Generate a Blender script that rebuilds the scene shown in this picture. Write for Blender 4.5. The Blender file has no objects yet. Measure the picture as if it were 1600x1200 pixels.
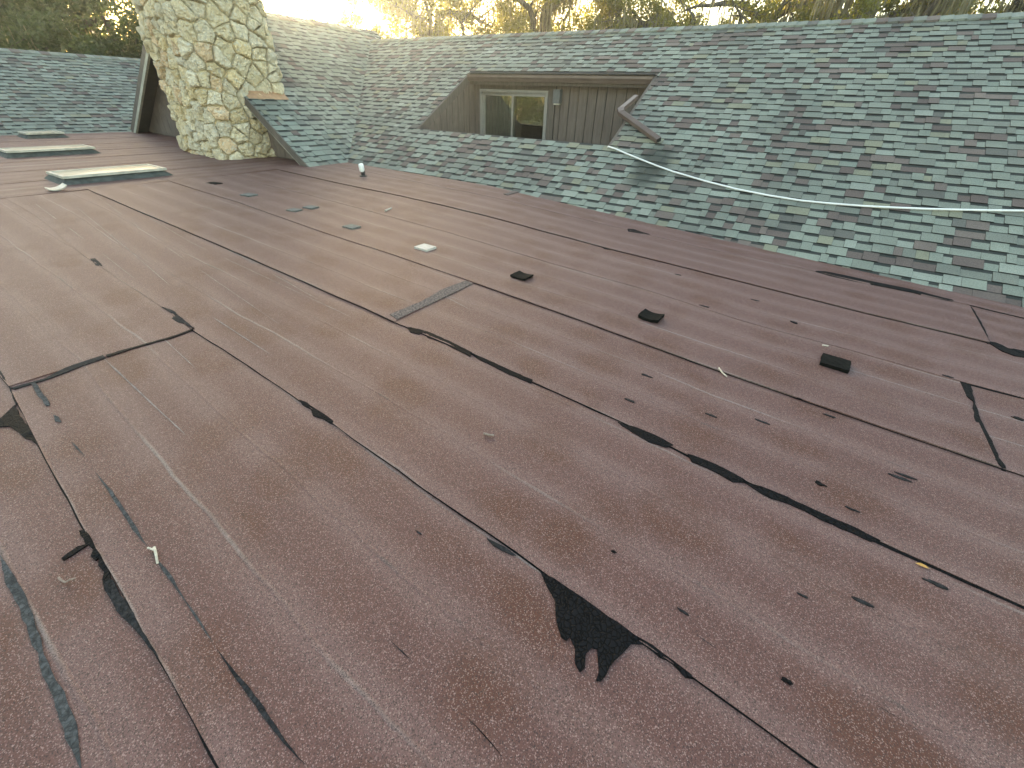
import bpy, math, random
import numpy as np
from mathutils import Matrix, Vector, noise as mnoise

random.seed(7)
rng = np.random.default_rng(11)
SC = bpy.context.scene
COL = SC.collection
HAZE = 0.0015
CZ = 5.6            # the lens is 5.6 m above the garden; every height below is given relative to the lens

# ------------------------------------------------------------------ camera, sky, sun, exposure
cam_d = bpy.data.cameras.new('camera')
cam = bpy.data.objects.new('camera', cam_d)
COL.objects.link(cam)
cam_d.sensor_fit = 'HORIZONTAL'
cam_d.sensor_width = 36.0
cam_d.lens = 36.0 * 650.0 / 1600.0
cam_d.clip_start = 0.05
cam_d.clip_end = 2000
RIGHT = Vector((0.54689108, -0.83655149, 0.03304163))
DOWN = Vector((-0.45841219, -0.33224233, -0.8243017))
FWD = Vector((0.70054865, 0.43565657, -0.56518577))
cam.matrix_world = Matrix(((RIGHT.x, -DOWN.x, -FWD.x, 0), (RIGHT.y, -DOWN.y, -FWD.y, 0),
                           (RIGHT.z, -DOWN.z, -FWD.z, CZ), (0, 0, 0, 1)))
SC.camera = cam

SUN_DIR = Vector((0.534, 0.8367, 0.122)).normalized()      # towards the sun, low behind the chimney
sun_el = math.asin(SUN_DIR.z)
sun_az = math.atan2(SUN_DIR.x, SUN_DIR.y)                   # clockwise from +Y
world = bpy.data.worlds.new('World')
SC.world = world
world.use_nodes = True
wn = world.node_tree.nodes
wl = world.node_tree.links
wn.clear()
w_out = wn.new('ShaderNodeOutputWorld')
w_bg = wn.new('ShaderNodeBackground')
w_sky = wn.new('ShaderNodeTexSky')
w_sky.sky_type = 'NISHITA'
w_sky.sun_disc = False
w_sky.sun_elevation = sun_el
w_sky.sun_rotation = sun_az
w_sky.altitude = 20
w_sky.air_density = 1.0
w_sky.dust_density = 1.6
w_sky.ozone_density = 1.2
w_bg.inputs['Strength'].default_value = 0.15
wl.new(w_sky.outputs[0], w_bg.inputs['Color'])
wl.new(w_bg.outputs[0], w_out.inputs['Surface'])

sun_d = bpy.data.lights.new('sun', 'SUN')
sun_d.energy = 3.2
sun_d.angle = math.radians(0.5)
sun_d.color = (1.0, 0.88, 0.68)
sun = bpy.data.objects.new('sun', sun_d)
COL.objects.link(sun)
sun.rotation_euler = SUN_DIR.to_track_quat('Z', 'Y').to_euler()
sun.location = (20, 30, 30)

SC.view_settings.view_transform = 'Standard'
SC.view_settings.look = 'None'
SC.view_settings.gamma = 1.0
SC.view_settings.exposure = 2.95
SC.view_settings.use_white_balance = True      # the phone's own white balance, set for open shade
SC.view_settings.white_balance_temperature = 8500
SC.view_settings.white_balance_tint = 10
SC.view_settings.use_curve_mapping = False

# ------------------------------------------------------------------ helpers
BASE = {}

def tag(o, label=None, cat=None, group=None, kind=None):
    if label: o['label'] = label
    if cat: o['category'] = cat
    if group: o['group'] = group
    if kind: o['kind'] = kind
    return o

def thing(name, base, label=None, cat=None, group=None, kind=None):
    o = bpy.data.objects.new(name, None)
    COL.objects.link(o)
    o.empty_display_size = 0.2
    o.location = (base[0], base[1], base[2] + CZ)
    BASE[o] = Vector(base)
    return tag(o, label, cat, group, kind)

def place(name, me, parent=None, base=(0, 0, 0)):
    o = bpy.data.objects.new(name, me)
    COL.objects.link(o)
    if parent is not None:
        o.parent = parent
        BASE[o] = BASE[parent]
    else:
        o.location = (base[0], base[1], base[2] + CZ)
        BASE[o] = Vector(base)
    return o

def mesh(name, verts, faces, mat, parent=None, base=(0, 0, 0), smooth=False, uv=None, col=None):
    """verts relative to the lens; stored relative to the base of the thing"""
    b = np.array(BASE[parent] if parent is not None else base, float)
    v = np.asarray(verts, float).reshape(-1, 3) - b
    me = bpy.data.meshes.new(name)
    me.from_pydata(v.tolist(), [], [list(map(int, f)) for f in faces])
    if mat: me.materials.append(mat)
    if smooth:
        me.polygons.foreach_set('use_smooth', [True] * len(me.polygons))
    if uv is not None:
        lay = me.uv_layers.new(name='UVMap')
        idx = np.empty(len(me.loops), int); me.loops.foreach_get('vertex_index', idx)
        lay.data.foreach_set('uv', np.asarray(uv, np.float32)[idx].ravel())
    if col is not None:
        at = me.color_attributes.new('Col', 'FLOAT_COLOR', 'POINT')
        c = np.ones((len(v), 4), np.float32); c[:, :3] = np.asarray(col).reshape(-1, 3)
        at.data.foreach_set('color', c.ravel())
    me.update()
    return place(name, me, parent, base)

def quads(name, v, mat, parent=None, base=(0, 0, 0)):
    """v: (n,4,3) array of separate quads"""
    n = len(v)
    b = np.array(BASE[parent] if parent is not None else base, float)
    me = bpy.data.meshes.new(name)
    me.vertices.add(n * 4); me.loops.add(n * 4); me.polygons.add(n)
    me.vertices.foreach_set('co', (v.reshape(-1, 3) - b).astype(np.float32).ravel())
    me.loops.foreach_set('vertex_index', np.arange(n * 4, dtype=np.int32))
    me.polygons.foreach_set('loop_start', np.arange(0, n * 4, 4, dtype=np.int32))
    me.polygons.foreach_set('loop_total', np.full(n, 4, np.int32))
    me.update(calc_edges=True)
    me.materials.append(mat)
    return place(name, me, parent, base)

class MB:
    """collects shapes for one mesh"""
    def __init__(s): s.v = []; s.f = []
    def add(s, v, f):
        n = len(s.v); s.v += [tuple(p) for p in v]; s.f += [tuple(i + n for i in q) for q in f]; return s
    def box(s, x0, x1, y0, y1, z0, z1):
        v = [(x0,y0,z0),(x1,y0,z0),(x1,y1,z0),(x0,y1,z0),(x0,y0,z1),(x1,y0,z1),(x1,y1,z1),(x0,y1,z1)]
        return s.add(v, [(0,3,2,1),(4,5,6,7),(0,1,5,4),(1,2,6,5),(2,3,7,6),(3,0,4,7)])
    def bar(s, a, b, w, h, up=(0,0,1), taper=1.0):
        a = Vector(a); b = Vector(b); d = (b - a).normalized(); up = Vector(up)
        sd = d.cross(up).normalized(); u2 = sd.cross(d).normalized()
        v = []
        for p, k in ((a, 1), (b, taper)):
            for i, j in ((-1,-1),(1,-1),(1,1),(-1,1)):
                v.append(p + sd * (i * w / 2 * k) + u2 * (j * h / 2 * k))
        return s.add(v, [(0,1,2,3),(7,6,5,4),(0,4,5,1),(1,5,6,2),(2,6,7,3),(3,7,4,0)])
    def tube(s, pts, rad, n=8, cap=True):
        pts = [Vector(p) for p in pts]; rings = []
        prev = None
        for i, p in enumerate(pts):
            d = (pts[min(i + 1, len(pts) - 1)] - pts[max(i - 1, 0)]).normalized()
            if prev is None:
                prev = d.orthogonal().normalized()
            a = (prev - d * prev.dot(d)); a = a.normalized() if a.length > 1e-6 else d.orthogonal().normalized()
            prev = a; b = d.cross(a)
            r = rad[i] if hasattr(rad, '__len__') else rad
            rings.append([p + a * (r * math.cos(2*math.pi*k/n)) + b * (r * math.sin(2*math.pi*k/n)) for k in range(n)])
        v = [q for r in rings for q in r]; f = []
        for i in range(len(pts) - 1):
            for k in range(n):
                f.append((i*n+k, i*n+(k+1)%n, (i+1)*n+(k+1)%n, (i+1)*n+k))
        if cap:
            f.append(tuple(range(n - 1, -1, -1))); f.append(tuple(range((len(pts)-1)*n, len(pts)*n)))
        return s.add(v, f)
    def prism(s, poly, z0f, z1f):
        """plan polygon [(x,y)] between two height functions"""
        n = len(poly)
        v = [(x, y, z0f(x, y)) for x, y in poly] + [(x, y, z1f(x, y)) for x, y in poly]
        f = [tuple(range(n - 1, -1, -1)), tuple(range(n, 2 * n))]
        f += [(i, (i+1) % n, n + (i+1) % n, n + i) for i in range(n)]
        return s.add(v, f)
    def build(s, name, mat, parent=None, base=(0,0,0), smooth=False):
        return mesh(name, s.v, s.f, mat, parent, base, smooth)

def nz(x, y=0.0, z=0.0): return mnoise.noise(Vector((x, y, z)))

# ------------------------------------------------------------------ materials
def new_mat(name):
    m = bpy.data.materials.new(name); m.use_nodes = True
    nt = m.node_tree; nt.nodes.clear()
    out = nt.nodes.new('ShaderNodeOutputMaterial'); b = nt.nodes.new('ShaderNodeBsdfPrincipled')
    nt.links.new(b.outputs[0], out.inputs['Surface'])
    return m, nt, b, out

class NT:
    def __init__(s, nt): s.nt = nt
    def n(s, t, **kw):
        nd = s.nt.nodes.new(t)
        for k, v in kw.items(): setattr(nd, k, v)
        return nd
    def link(s, a, b): s.nt.links.new(a, b)
    def setin(s, nd, i, v):
        if hasattr(v, 'is_output'): s.link(v, nd.inputs[i])
        else: nd.inputs[i].default_value = v
    def math(s, op, a, b=0.0, c=0.0, clamp=False):
        nd = s.n('ShaderNodeMath', operation=op, use_clamp=clamp)
        s.setin(nd, 0, a); s.setin(nd, 1, b); s.setin(nd, 2, c); return nd.outputs[0]
    def noise(s, vec, scale, detail=2.0, rough=0.5, dist=0.0):
        nd = s.n('ShaderNodeTexNoise'); nd.inputs['Scale'].default_value = scale
        nd.inputs['Detail'].default_value = detail; nd.inputs['Roughness'].default_value = rough
        nd.inputs['Distortion'].default_value = dist
        s.link(vec, nd.inputs['Vector']); return nd.outputs['Fac']
    def voro(s, vec, scale, feature='F1', out='Distance'):
        nd = s.n('ShaderNodeTexVoronoi', feature=feature); nd.inputs['Scale'].default_value = scale
        s.link(vec, nd.inputs['Vector']); return nd.outputs[out]
    def mapv(s, vec, scale=(1,1,1), loc=(0,0,0), rot=(0,0,0)):
        nd = s.n('ShaderNodeMapping'); nd.inputs['Scale'].default_value = scale
        nd.inputs['Location'].default_value = loc; nd.inputs['Rotation'].default_value = rot
        s.link(vec, nd.inputs['Vector']); return nd.outputs[0]
    def ramp(s, f, lo, hi, a=0.0, b=1.0):
        nd = s.n('ShaderNodeMapRange', interpolation_type='SMOOTHSTEP')
        s.setin(nd, 0, f); nd.inputs[1].default_value = lo; nd.inputs[2].default_value = hi
        nd.inputs[3].default_value = a; nd.inputs[4].default_value = b; return nd.outputs[0]
    def mix(s, f, a, b, mode='MIX'):
        nd = s.n('ShaderNodeMix', data_type='RGBA', blend_type=mode)
        s.setin(nd, 0, f)
        for i, v in ((6, a), (7, b)):
            if hasattr(v, 'is_output'): s.link(v, nd.inputs[i])
            else: nd.inputs[i].default_value = (*v, 1)
        return nd.outputs[2]
    def bump(s, h, strength, dist, normal=None):
        nd = s.n('ShaderNodeBump'); nd.inputs['Strength'].default_value = strength
        nd.inputs['Distance'].default_value = dist; s.link(h, nd.inputs['Height'])
        if normal is not None: s.link(normal, nd.inputs['Normal'])
        return nd.outputs[0]

def tc(T, out='Object'):
    return T.n('ShaderNodeTexCoord').outputs[out]
def geo_pos(T):
    return T.n('ShaderNodeNewGeometry').outputs['Position']

def simple(name, color, rough=0.6, var=0.15, scale=8.0, metallic=0.0, bump=0.0, bscale=40.0, spec=0.5):
    m, nt, b, out = new_mat(name); T = NT(nt); p = geo_pos(T)
    n1 = T.noise(p, scale, 4, 0.6)
    c0 = tuple(c * (1 - var) for c in color); c1 = tuple(min(c * (1 + var), 1) for c in color)
    T.link(T.mix(T.ramp(n1, 0.3, 0.7), c0, c1), b.inputs['Base Color'])
    b.inputs['Roughness'].default_value = rough; b.inputs['Metallic'].default_value = metallic
    b.inputs['Specular IOR Level'].default_value = spec
    if bump:
        T.link(T.bump(T.noise(p, bscale, 4, 0.6), bump, 0.01), b.inputs['Normal'])
    return m

def membrane_mat(name, cross=False):
    m, nt, b, out = new_mat(name); T = NT(nt)
    uv = tc(T, 'UV'); pos = geo_pos(T)
    sx = T.n('ShaderNodeSeparateXYZ'); T.link(uv, sx.inputs[0]); U = sx.outputs[0]
    # rust-red patches where the granules have kept their colour, in rows along the sheet
    pv = T.mapv(uv, (1.25, 1.0, 1))
    n_big = T.noise(pv, 1.15, 3, 0.55)
    rows = T.math('ABSOLUTE', T.math('SINE', T.math('MULTIPLY', U, math.pi / 0.305)))
    wob = T.noise(T.mapv(uv, (3.0, 2.3, 1)), 1.0, 2, 0.5)
    vd = T.voro(T.mapv(uv, (1.0, 0.85, 1)), 3.0)
    blot = T.math('MULTIPLY', T.ramp(T.math('ADD', vd, T.math('MULTIPLY_ADD', wob, 0.7, -0.35)), 0.60, 0.22), T.ramp(n_big, 0.36, 0.50))
    band = T.ramp(T.math('ADD', rows, T.math('MULTIPLY_ADD', T.noise(T.mapv(uv, (2.5, 0.7, 1), (9, 2, 0)), 1.0, 3, 0.6), 1.1, -0.55)), 0.35, 1.0)
    red = T.math('MULTIPLY', blot, T.math('MULTIPLY_ADD', band, 0.45, 0.55))
    base = T.mix(T.ramp(T.noise(pv, 0.6, 3, 0.5), 0.35, 0.65), (0.152, 0.068, 0.061), (0.130, 0.053, 0.046))
    # broad pale bands run along every sheet between the redder ones
    colr = T.mix(T.math('MULTIPLY_ADD', band, -0.5, 0.5), base, (0.180, 0.104, 0.096))
    colr = T.mix(T.math('MULTIPLY', band, 0.5), colr, (0.106, 0.039, 0.032))
    colr = T.mix(T.math('MULTIPLY', red, 0.95), colr, (0.098, 0.027, 0.013))
    # three ridged lines along each sheet: pale dust in places, bare asphalt in others
    w = T.math('MULTIPLY_ADD', T.noise(T.mapv(uv, (0.5, 1.3, 1)), 1.0, 4, 0.6), 0.05, -0.025)
    uu = T.math('ADD', U, w)
    d = T.math('ABSOLUTE', T.math('SUBTRACT', T.math('FRACT', T.math('DIVIDE', T.math('ADD', uu, 0.155 if not cross else 0.05), 0.305 if not cross else 1.4)), 0.5))
    line = T.ramp(d, 0.035, 0.006)
    sel = T.noise(T.mapv(uv, (3.0, 0.55, 1)), 1.0, 3, 0.55)
    colr = T.mix(T.math('MULTIPLY', line, T.ramp(sel, 0.47, 0.62, 0, 0.55)), colr, (0.30, 0.275, 0.26))
    dashes = T.ramp(T.noise(T.mapv(uv, (6.0, 2.6, 1), (3, 7, 0)), 1.0, 3, 0.6), 0.60, 0.70)
    colr = T.mix(T.math('MULTIPLY', T.math('MULTIPLY', line, dashes), 0.6), colr, (0.055, 0.055, 0.056))
    # granules
    g1 = T.noise(pos, 330, 2, 0.7)
    g2 = T.voro(pos, 390, 'F1', 'Color')
    sg = T.n('ShaderNodeSeparateColor'); T.link(g2, sg.inputs[0])
    colr = T.mix(T.ramp(sg.outputs[0], 0.0, 0.45, 0.85, 0.0), colr, (0.026, 0.014, 0.013))
    colr = T.mix(T.ramp(sg.outputs[1], 0.78, 1.0, 0.0, 0.8), colr, (0.36, 0.235, 0.215))
    colr = T.mix(T.ramp(T.noise(pos, 60, 4, 0.7), 0.35, 0.7, 0.0, 0.16), colr, (0.06, 0.036, 0.032))
    # little scuffs with no granules left
    sc_ = T.ramp(T.noise(T.mapv(pos, (14, 5, 1)), 1.0, 4, 0.65), 0.735, 0.78)
    colr = T.mix(T.math('MULTIPLY', sc_, 0.45), colr, (0.05, 0.046, 0.047))
    T.link(colr, b.inputs['Base Color'])
    b.inputs['Roughness'].default_value = 0.6
    b.inputs['Specular IOR Level'].default_value = 0.45
    hgt = T.math('ADD', T.math('MULTIPLY', g1, 0.5), T.math('MULTIPLY', sg.outputs[2], 0.5))
    nb = T.bump(hgt, 0.55, 0.004)
    nb = T.bump(T.math('ADD', T.math('MULTIPLY', line, 0.6), T.noise(T.mapv(uv, (3, 0.8, 1)), 1.2, 3, 0.5)), 0.30, 0.02, nb)
    T.link(nb, b.inputs['Normal'])
    return m

def tar_mat(name, color, rough, crack=1.0):
    m, nt, b, out = new_mat(name); T = NT(nt); p = geo_pos(T)
    nd = T.n('ShaderNodeTexNoise'); nd.inputs['Scale'].default_value = 38; T.link(p, nd.inputs['Vector'])
    va = T.n('ShaderNodeVectorMath', operation='MULTIPLY_ADD'); T.link(nd.outputs['Color'], va.inputs[0]); va.inputs[1].default_value = (0.022,) * 3; T.link(p, va.inputs[2])
    v = T.voro(va.outputs[0], 62 if crack > .9 else 75, 'DISTANCE_TO_EDGE')
    c = T.mix(T.ramp(T.noise(p, 60, 3, 0.6), 0.35, 0.75), color, tuple(c * 2.2 for c in color))
    T.link(T.mix(T.ramp(v, 0.02, 0.14, 0.75 if crack > .9 else 0.35, 0.0), tuple(q * 3 for q in color) if crack > .9 else c, (0.002, 0.002, 0.002)), b.inputs['Base Color'])
    b.inputs['Roughness'].default_value = rough
    b.inputs['Specular IOR Level'].default_value = 0.06
    T.link(T.bump(T.ramp(v, 0.0, 0.16), 0.7 * crack, 0.006), b.inputs['Normal'])
    return m

def shingle_mat():
    m, nt, b, out = new_mat('shingle_granules'); T = NT(nt); p = geo_pos(T)
    at = T.n('ShaderNodeVertexColor', layer_name='Col')
    c = at.outputs[0]
    g = T.noise(p, 120, 3, 0.7)
    c = T.mix(0.75, c, T.mix(T.ramp(g, 0.3, 0.72), (0.62, 0.62, 0.62), (1.35, 1.35, 1.35)), 'MULTIPLY')
    dirt = T.noise(p, 0.9, 4, 0.6)
    c = T.mix(1.0, c, T.mix(T.ramp(dirt, 0.3, 0.7), (0.82, 0.82, 0.82), (1.1, 1.1, 1.08)), 'MULTIPLY')
    # dark run-off stain on the shingles below the downspout mouth
    sp = T.n('ShaderNodeSeparateXYZ'); T.link(p, sp.inputs[0])
    ex = T.math('DIVIDE', T.math('SUBTRACT', sp.outputs[0], 7.06), 0.50)
    ey = T.math('DIVIDE', T.math('SUBTRACT', sp.outputs[1], 2.08), 0.30)
    rr = T.math('ADD', T.math('MULTIPLY', ex, ex), T.math('MULTIPLY', ey, ey))
    rr = T.math('ADD', rr, T.math('MULTIPLY', T.math('SUBTRACT', T.noise(p, 5, 3, 0.6), 0.5), 0.9))
    st = T.ramp(rr, 1.35, 0.1, 0.0, 0.92)
    c = T.mix(st, c, (0.035, 0.045, 0.04))
    T.link(c, b.inputs['Base Color'])
    b.inputs['Roughness'].default_value = 0.75
    b.inputs['Specular IOR Level'].default_value = 0.35
    T.link(T.bump(g, 0.4, 0.004), b.inputs['Normal'])
    return m

def stone_mat():
    m, nt, b, out = new_mat('chimney_stone'); T = NT(nt); p = geo_pos(T)
    at = T.n('ShaderNodeVertexColor', layer_name='Col')
    n1 = T.noise(p, 9, 6, 0.68); n2 = T.noise(p, 34, 5, 0.7); v1 = T.voro(p, 22)
    c = T.mix(T.ramp(n1, 0.45, 0.75, 0, 0.55), at.outputs[0], (0.66, 0.47, 0.22))
    c = T.mix(T.ramp(n2, 0.28, 0.42, 0.5, 0), c, (0.30, 0.24, 0.15))
    c = T.mix(T.ramp(T.noise(p, 16, 3, 0.5), 0.52, 0.66, 0, 0.7), c, (0.80, 0.76, 0.64))
    T.link(c, b.inputs['Base Color']); b.inputs['Roughness'].default_value = 0.9
    nb = T.bump(n1, 1.0, 0.09); nb = T.bump(T.math('ADD', n2, v1), 0.9, 0.035, nb)
    T.link(nb, b.inputs['Normal'])
    return m

def leaf_mat(name, dark, light, trans, tfac=0.5):
    m, nt, b, out = new_mat(name); T = NT(nt); p = geo_pos(T)
    g = T.n('ShaderNodeNewGeometry').outputs['Random Per Island']
    c = T.mix(T.ramp(T.math('ADD', T.math('MULTIPLY', g, 0.6), T.math('MULTIPLY', T.noise(p, 0.8, 3, 0.6), 0.5)), 0.25, 0.85), dark, light)
    T.link(c, b.inputs['Base Color']); b.inputs['Roughness'].default_value = 0.55
    tr = T.n('ShaderNodeBsdfTranslucent')
    T.link(T.mix(0.35, trans, c), tr.inputs['Color'])
    mx = T.n('ShaderNodeMixShader'); mx.inputs[0].default_value = tfac
    T.link(b.outputs[0], mx.inputs[1]); T.link(tr.outputs[0], mx.inputs[2]); T.link(mx.outputs[0], out.inputs['Surface'])
    return m

def bark_mat():
    m, nt, b, out = new_mat('bark'); T = NT(nt); p = geo_pos(T)
    n1 = T.noise(T.mapv(p, (9, 9, 1.6)), 1.0, 5, 0.65)
    T.link(T.mix(T.ramp(n1, 0.3, 0.7), (0.05, 0.04, 0.032), (0.17, 0.14, 0.115)), b.inputs['Base Color'])
    b.inputs['Roughness'].default_value = 0.95
    T.link(T.bump(n1, 0.8, 0.05), b.inputs['Normal']); return m

def wood_mat(name, color, axis_scale=(40, 40, 3)):
    m, nt, b, out = new_mat(name); T = NT(nt); p = geo_pos(T)
    n1 = T.noise(T.mapv(p, axis_scale), 1.0, 5, 0.65); n2 = T.noise(p, 2.2, 3, 0.5)
    c = T.mix(T.ramp(n1, 0.3, 0.75), tuple(k * 0.72 for k in color), tuple(k * 1.2 for k in color))
    c = T.mix(T.ramp(n2, 0.45, 0.75, 0, 0.35), c, tuple(k * 1.5 + 0.01 for k in color))
    T.link(c, b.inputs['Base Color']); b.inputs['Roughness'].default_value = 0.7
    T.link(T.bump(n1, 0.35, 0.006), b.inputs['Normal']); return m

def glass_mat():
    m, nt, b, out = new_mat('window_glass'); T = NT(nt)
    gl = T.n('ShaderNodeBsdfGlossy'); gl.inputs['Roughness'].default_value = 0.015
    gl.inputs['Color'].default_value = (0.9, 0.95, 0.93, 1)
    tr = T.n('ShaderNodeBsdfTransparent'); tr.inputs['Color'].default_value = (0.72, 0.78, 0.74, 1)
    fr = T.n('ShaderNodeFresnel'); fr.inputs['IOR'].default_value = 1.55
    nn = T.bump(T.noise(geo_pos(T), 1.5, 2, 0.5), 0.05, 0.02)
    T.link(nn, gl.inputs['Normal'])
    fac = T.math('MULTIPLY_ADD', fr.outputs[0], 1.6, 0.10, clamp=True)
    mx = T.n('ShaderNodeMixShader'); T.link(fac, mx.inputs[0])
    T.link(tr.outputs[0], mx.inputs[1]); T.link(gl.outputs[0], mx.inputs[2]); T.link(mx.outputs[0], out.inputs['Surface'])
    nt.nodes.remove(b); return m

def acrylic_mat():
    m, nt, b, out = new_mat('skylight_acrylic'); T = NT(nt); p = geo_pos(T)
    n1 = T.noise(T.mapv(p, (2, 9, 2)), 1.0, 5, 0.7)
    c = T.mix(T.ramp(n1, 0.4, 0.62), (0.37, 0.36, 0.29), (0.22, 0.19, 0.13))
    T.link(c, b.inputs['Base Color']); b.inputs['Roughness'].default_value = 0.3
    return m

M_MEM = membrane_mat('mineral_membrane')
M_MEMX = membrane_mat('mineral_membrane_cross', True)
M_TAR = tar_mat('bitumen_black', (0.0035, 0.0036, 0.0042), 0.6, 1.0)
M_TARW = tar_mat('bitumen_weathered', (0.020, 0.021, 0.023), 0.7, 0.6)
M_BARE = tar_mat('bare_asphalt', (0.050, 0.053, 0.055), 0.75, 0.35)
M_SH = shingle_mat()
M_DUST = simple('chalky_dust', (0.235, 0.205, 0.195), 0.9, 0.3, 30)
M_SCUFF = simple('scuffed_granules', (0.100, 0.078, 0.074), 0.85, 0.75, 70)
M_STAIN = simple('red_stain', (0.078, 0.038, 0.031), 0.8, 0.45, 160)
M_DECK = simple('roof_felt', (0.035, 0.036, 0.036), 0.9)
M_STONE = stone_mat()
M_MORT = simple('mortar', (0.46, 0.40, 0.27), 0.95, 0.25, 6, bump=0.5, bscale=30)
M_SIDE = wood_mat('brown_siding', (0.130, 0.104, 0.092))
M_TRIM = wood_mat('brown_trim', (0.105, 0.088, 0.078))
M_TRIML = wood_mat('pale_trim', (0.36, 0.36, 0.31))
M_GUT = simple('brown_gutter', (0.135, 0.100, 0.090), 0.4, 0.12, 5)
M_FRAME = simple('aluminium_frame', (0.25, 0.245, 0.24), 0.4, 0.08, 6, metallic=0.1)
M_GLASS = glass_mat()
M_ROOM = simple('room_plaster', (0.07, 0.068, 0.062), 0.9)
M_CURB = simple('skylight_curb', (0.060, 0.068, 0.064), 0.85, 0.35, 12)
M_SKYFR = simple('skylight_frame', (0.42, 0.41, 0.36), 0.45, 0.2, 9)
M_ACR = acrylic_mat()
M_RUB = simple('black_rubber', (0.006, 0.0065, 0.006), 0.85, 0.3, 30, bump=0.5, bscale=80, spec=0.1)
M_GREY = simple('grey_slate_pad', (0.115, 0.125, 0.122), 0.8, 0.2, 20)
M_WHT = simple('white_tile', (0.46, 0.44, 0.41), 0.6, 0.12, 20)
M_PVC = simple('white_pvc', (0.78, 0.82, 0.84), 0.35, 0.04, 8)
M_BLK = simple('black_plastic', (0.02, 0.02, 0.022), 0.5)
M_LAMP = simple('grey_lamp_metal', (0.11, 0.12, 0.125), 0.45)
M_FLASH = simple('terracotta_flashing', (0.42, 0.25, 0.15), 0.6, 0.15, 10)
M_TWIG = simple('bleached_twig', (0.52, 0.48, 0.40), 0.8, 0.25, 60)
M_TWIGB = simple('brown_twig', (0.26, 0.20, 0.17), 0.85, 0.25, 60)
M_LEAFD = simple('dead_leaf', (0.45, 0.25, 0.07), 0.7, 0.2, 80)
M_BARK = bark_mat()
M_OAK = leaf_mat('oak_leaf', (0.045, 0.065, 0.018), (0.10, 0.12, 0.03), (0.50, 0.45, 0.08), 0.6)
M_LAUREL = leaf_mat('laurel_leaf', (0.030, 0.050, 0.020), (0.085, 0.11, 0.04), (0.20, 0.24, 0.06), 0.35)
M_MOSS = leaf_mat('hanging_moss', (0.14, 0.135, 0.10), (0.24, 0.23, 0.16), (0.40, 0.34, 0.14), 0.45)
M_GRASS = simple('grass_ground', (0.06, 0.075, 0.03), 0.95, 0.4, 1.5)
M_HOUSE = simple('house_render', (0.3, 0.27, 0.23), 0.9)

# ------------------------------------------------------------------ the garden ground
gv = []; gf = []
ng = 48
gv.append((10, 10, -CZ))
for r in (15, 40, 120, 500):
    for k in range(ng):
        a = 2 * math.pi * k / ng
        gv.append((10 + r * math.cos(a), 10 + r * math.sin(a), -CZ + (0.25 * nz(math.cos(a) * r * .05, math.sin(a) * r * .05) if r > 16 else 0)))
for k in range(ng):
    gf.append((0, 1 + k, 1 + (k + 1) % ng))
    for j in range(3):
        a = 1 + j * ng
        gf.append((a + k, a + ng + k, a + ng + (k + 1) % ng, a + (k + 1) % ng))
tag(mesh('ground', gv, gf, M_GRASS), kind='structure')

# ------------------------------------------------------------------ the low flat roof and its membrane sheets
def ramp01(x): return min(max((x - 4.2) / 2.0, 0), 1)
def zf(x, y):
    return -1.4 + .02 * y + ramp01(x) * float(np.interp(y, [-8, -2.1, .9, 4.5, 7.7, 10], [-.1, -.06, 0, .08, .036, 0]))

X_W, Y_S, Y_N = -4.2, -6.0, 16.2
roof_v = []; roof_f = []
xs = np.linspace(X_W, 6.9, 24); ys = np.linspace(Y_S, Y_N, 45)
for y in ys:
    for x in xs: roof_v.append((x, y, zf(x, y) - .03))
for j in range(len(ys) - 1):
    for i in range(len(xs) - 1):
        a = j * len(xs) + i; roof_f.append((a, a + 1, a + len(xs) + 1, a + len(xs)))
n0 = len(roof_v)
for x, y in ((X_W, Y_S), (6.9, Y_S), (6.9, Y_N), (X_W, Y_N)): roof_v += [(x, y, -CZ), (x, y, zf(x, y) - .03)]
for k in range(4):
    a = n0 + 2 * k; b = n0 + 2 * ((k + 1) % 4); roof_f.append((a, b, b + 1, a + 1))
flat_roof = tag(mesh('flat_roof', roof_v, roof_f, M_DECK), kind='structure')

SEAMS = [
    [(-0.112, 0.741), (-0.100, 0.881), (-0.084, 1.061), (-0.056, 1.452), (-0.033, 1.837), (0.022, 2.485), (0.076, 3.133)],
    [(0.735, -0.523), (0.747, -0.375), (0.759, -0.188), (0.766, -0.016), (0.795, 0.328), (0.832, 0.947), (0.890, 1.867), (0.918, 2.428), (0.942, 3.111), (0.990, 3.927), (1.041, 5.247), (1.205, 7.016)],
    [(1.655, -1.135), (1.696, -0.552), (1.721, 0.049), (1.768, 0.429), (1.795, 0.983), (1.829, 1.464), (1.838, 2.162), (1.897, 3.368), (1.960, 5.280)],
    [(2.561, -1.346), (2.584, -0.698), (2.624, 0.071), (2.743, 1.376), (2.802, 2.242), (2.863, 3.338), (2.881, 4.238), (3.016, 6.317), (3.023, 7.328)],
    [(3.509, -1.566), (3.499, -1.231), (3.530, -0.630), (3.537, 0.072), (3.668, 0.898), (3.717, 1.912), (3.850, 3.330), (3.906, 4.756), (3.944, 6.082), (3.912, 8.172)],
    [(4.371, -1.768), (4.417, -1.575), (4.438, -0.743), (4.503, 0.157), (4.586, 1.617), (4.663, 2.434), (4.772, 3.512), (4.804, 5.287), (4.779, 6.510)],
    [(5.397, -2.023), (5.448, -1.646), (5.391, -0.891), (5.480, -0.150), (5.416, 0.665), (5.489, 1.756), (5.576, 2.940), (5.652, 3.784), (5.645, 4.836), (5.795, 6.892)],
]
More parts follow.
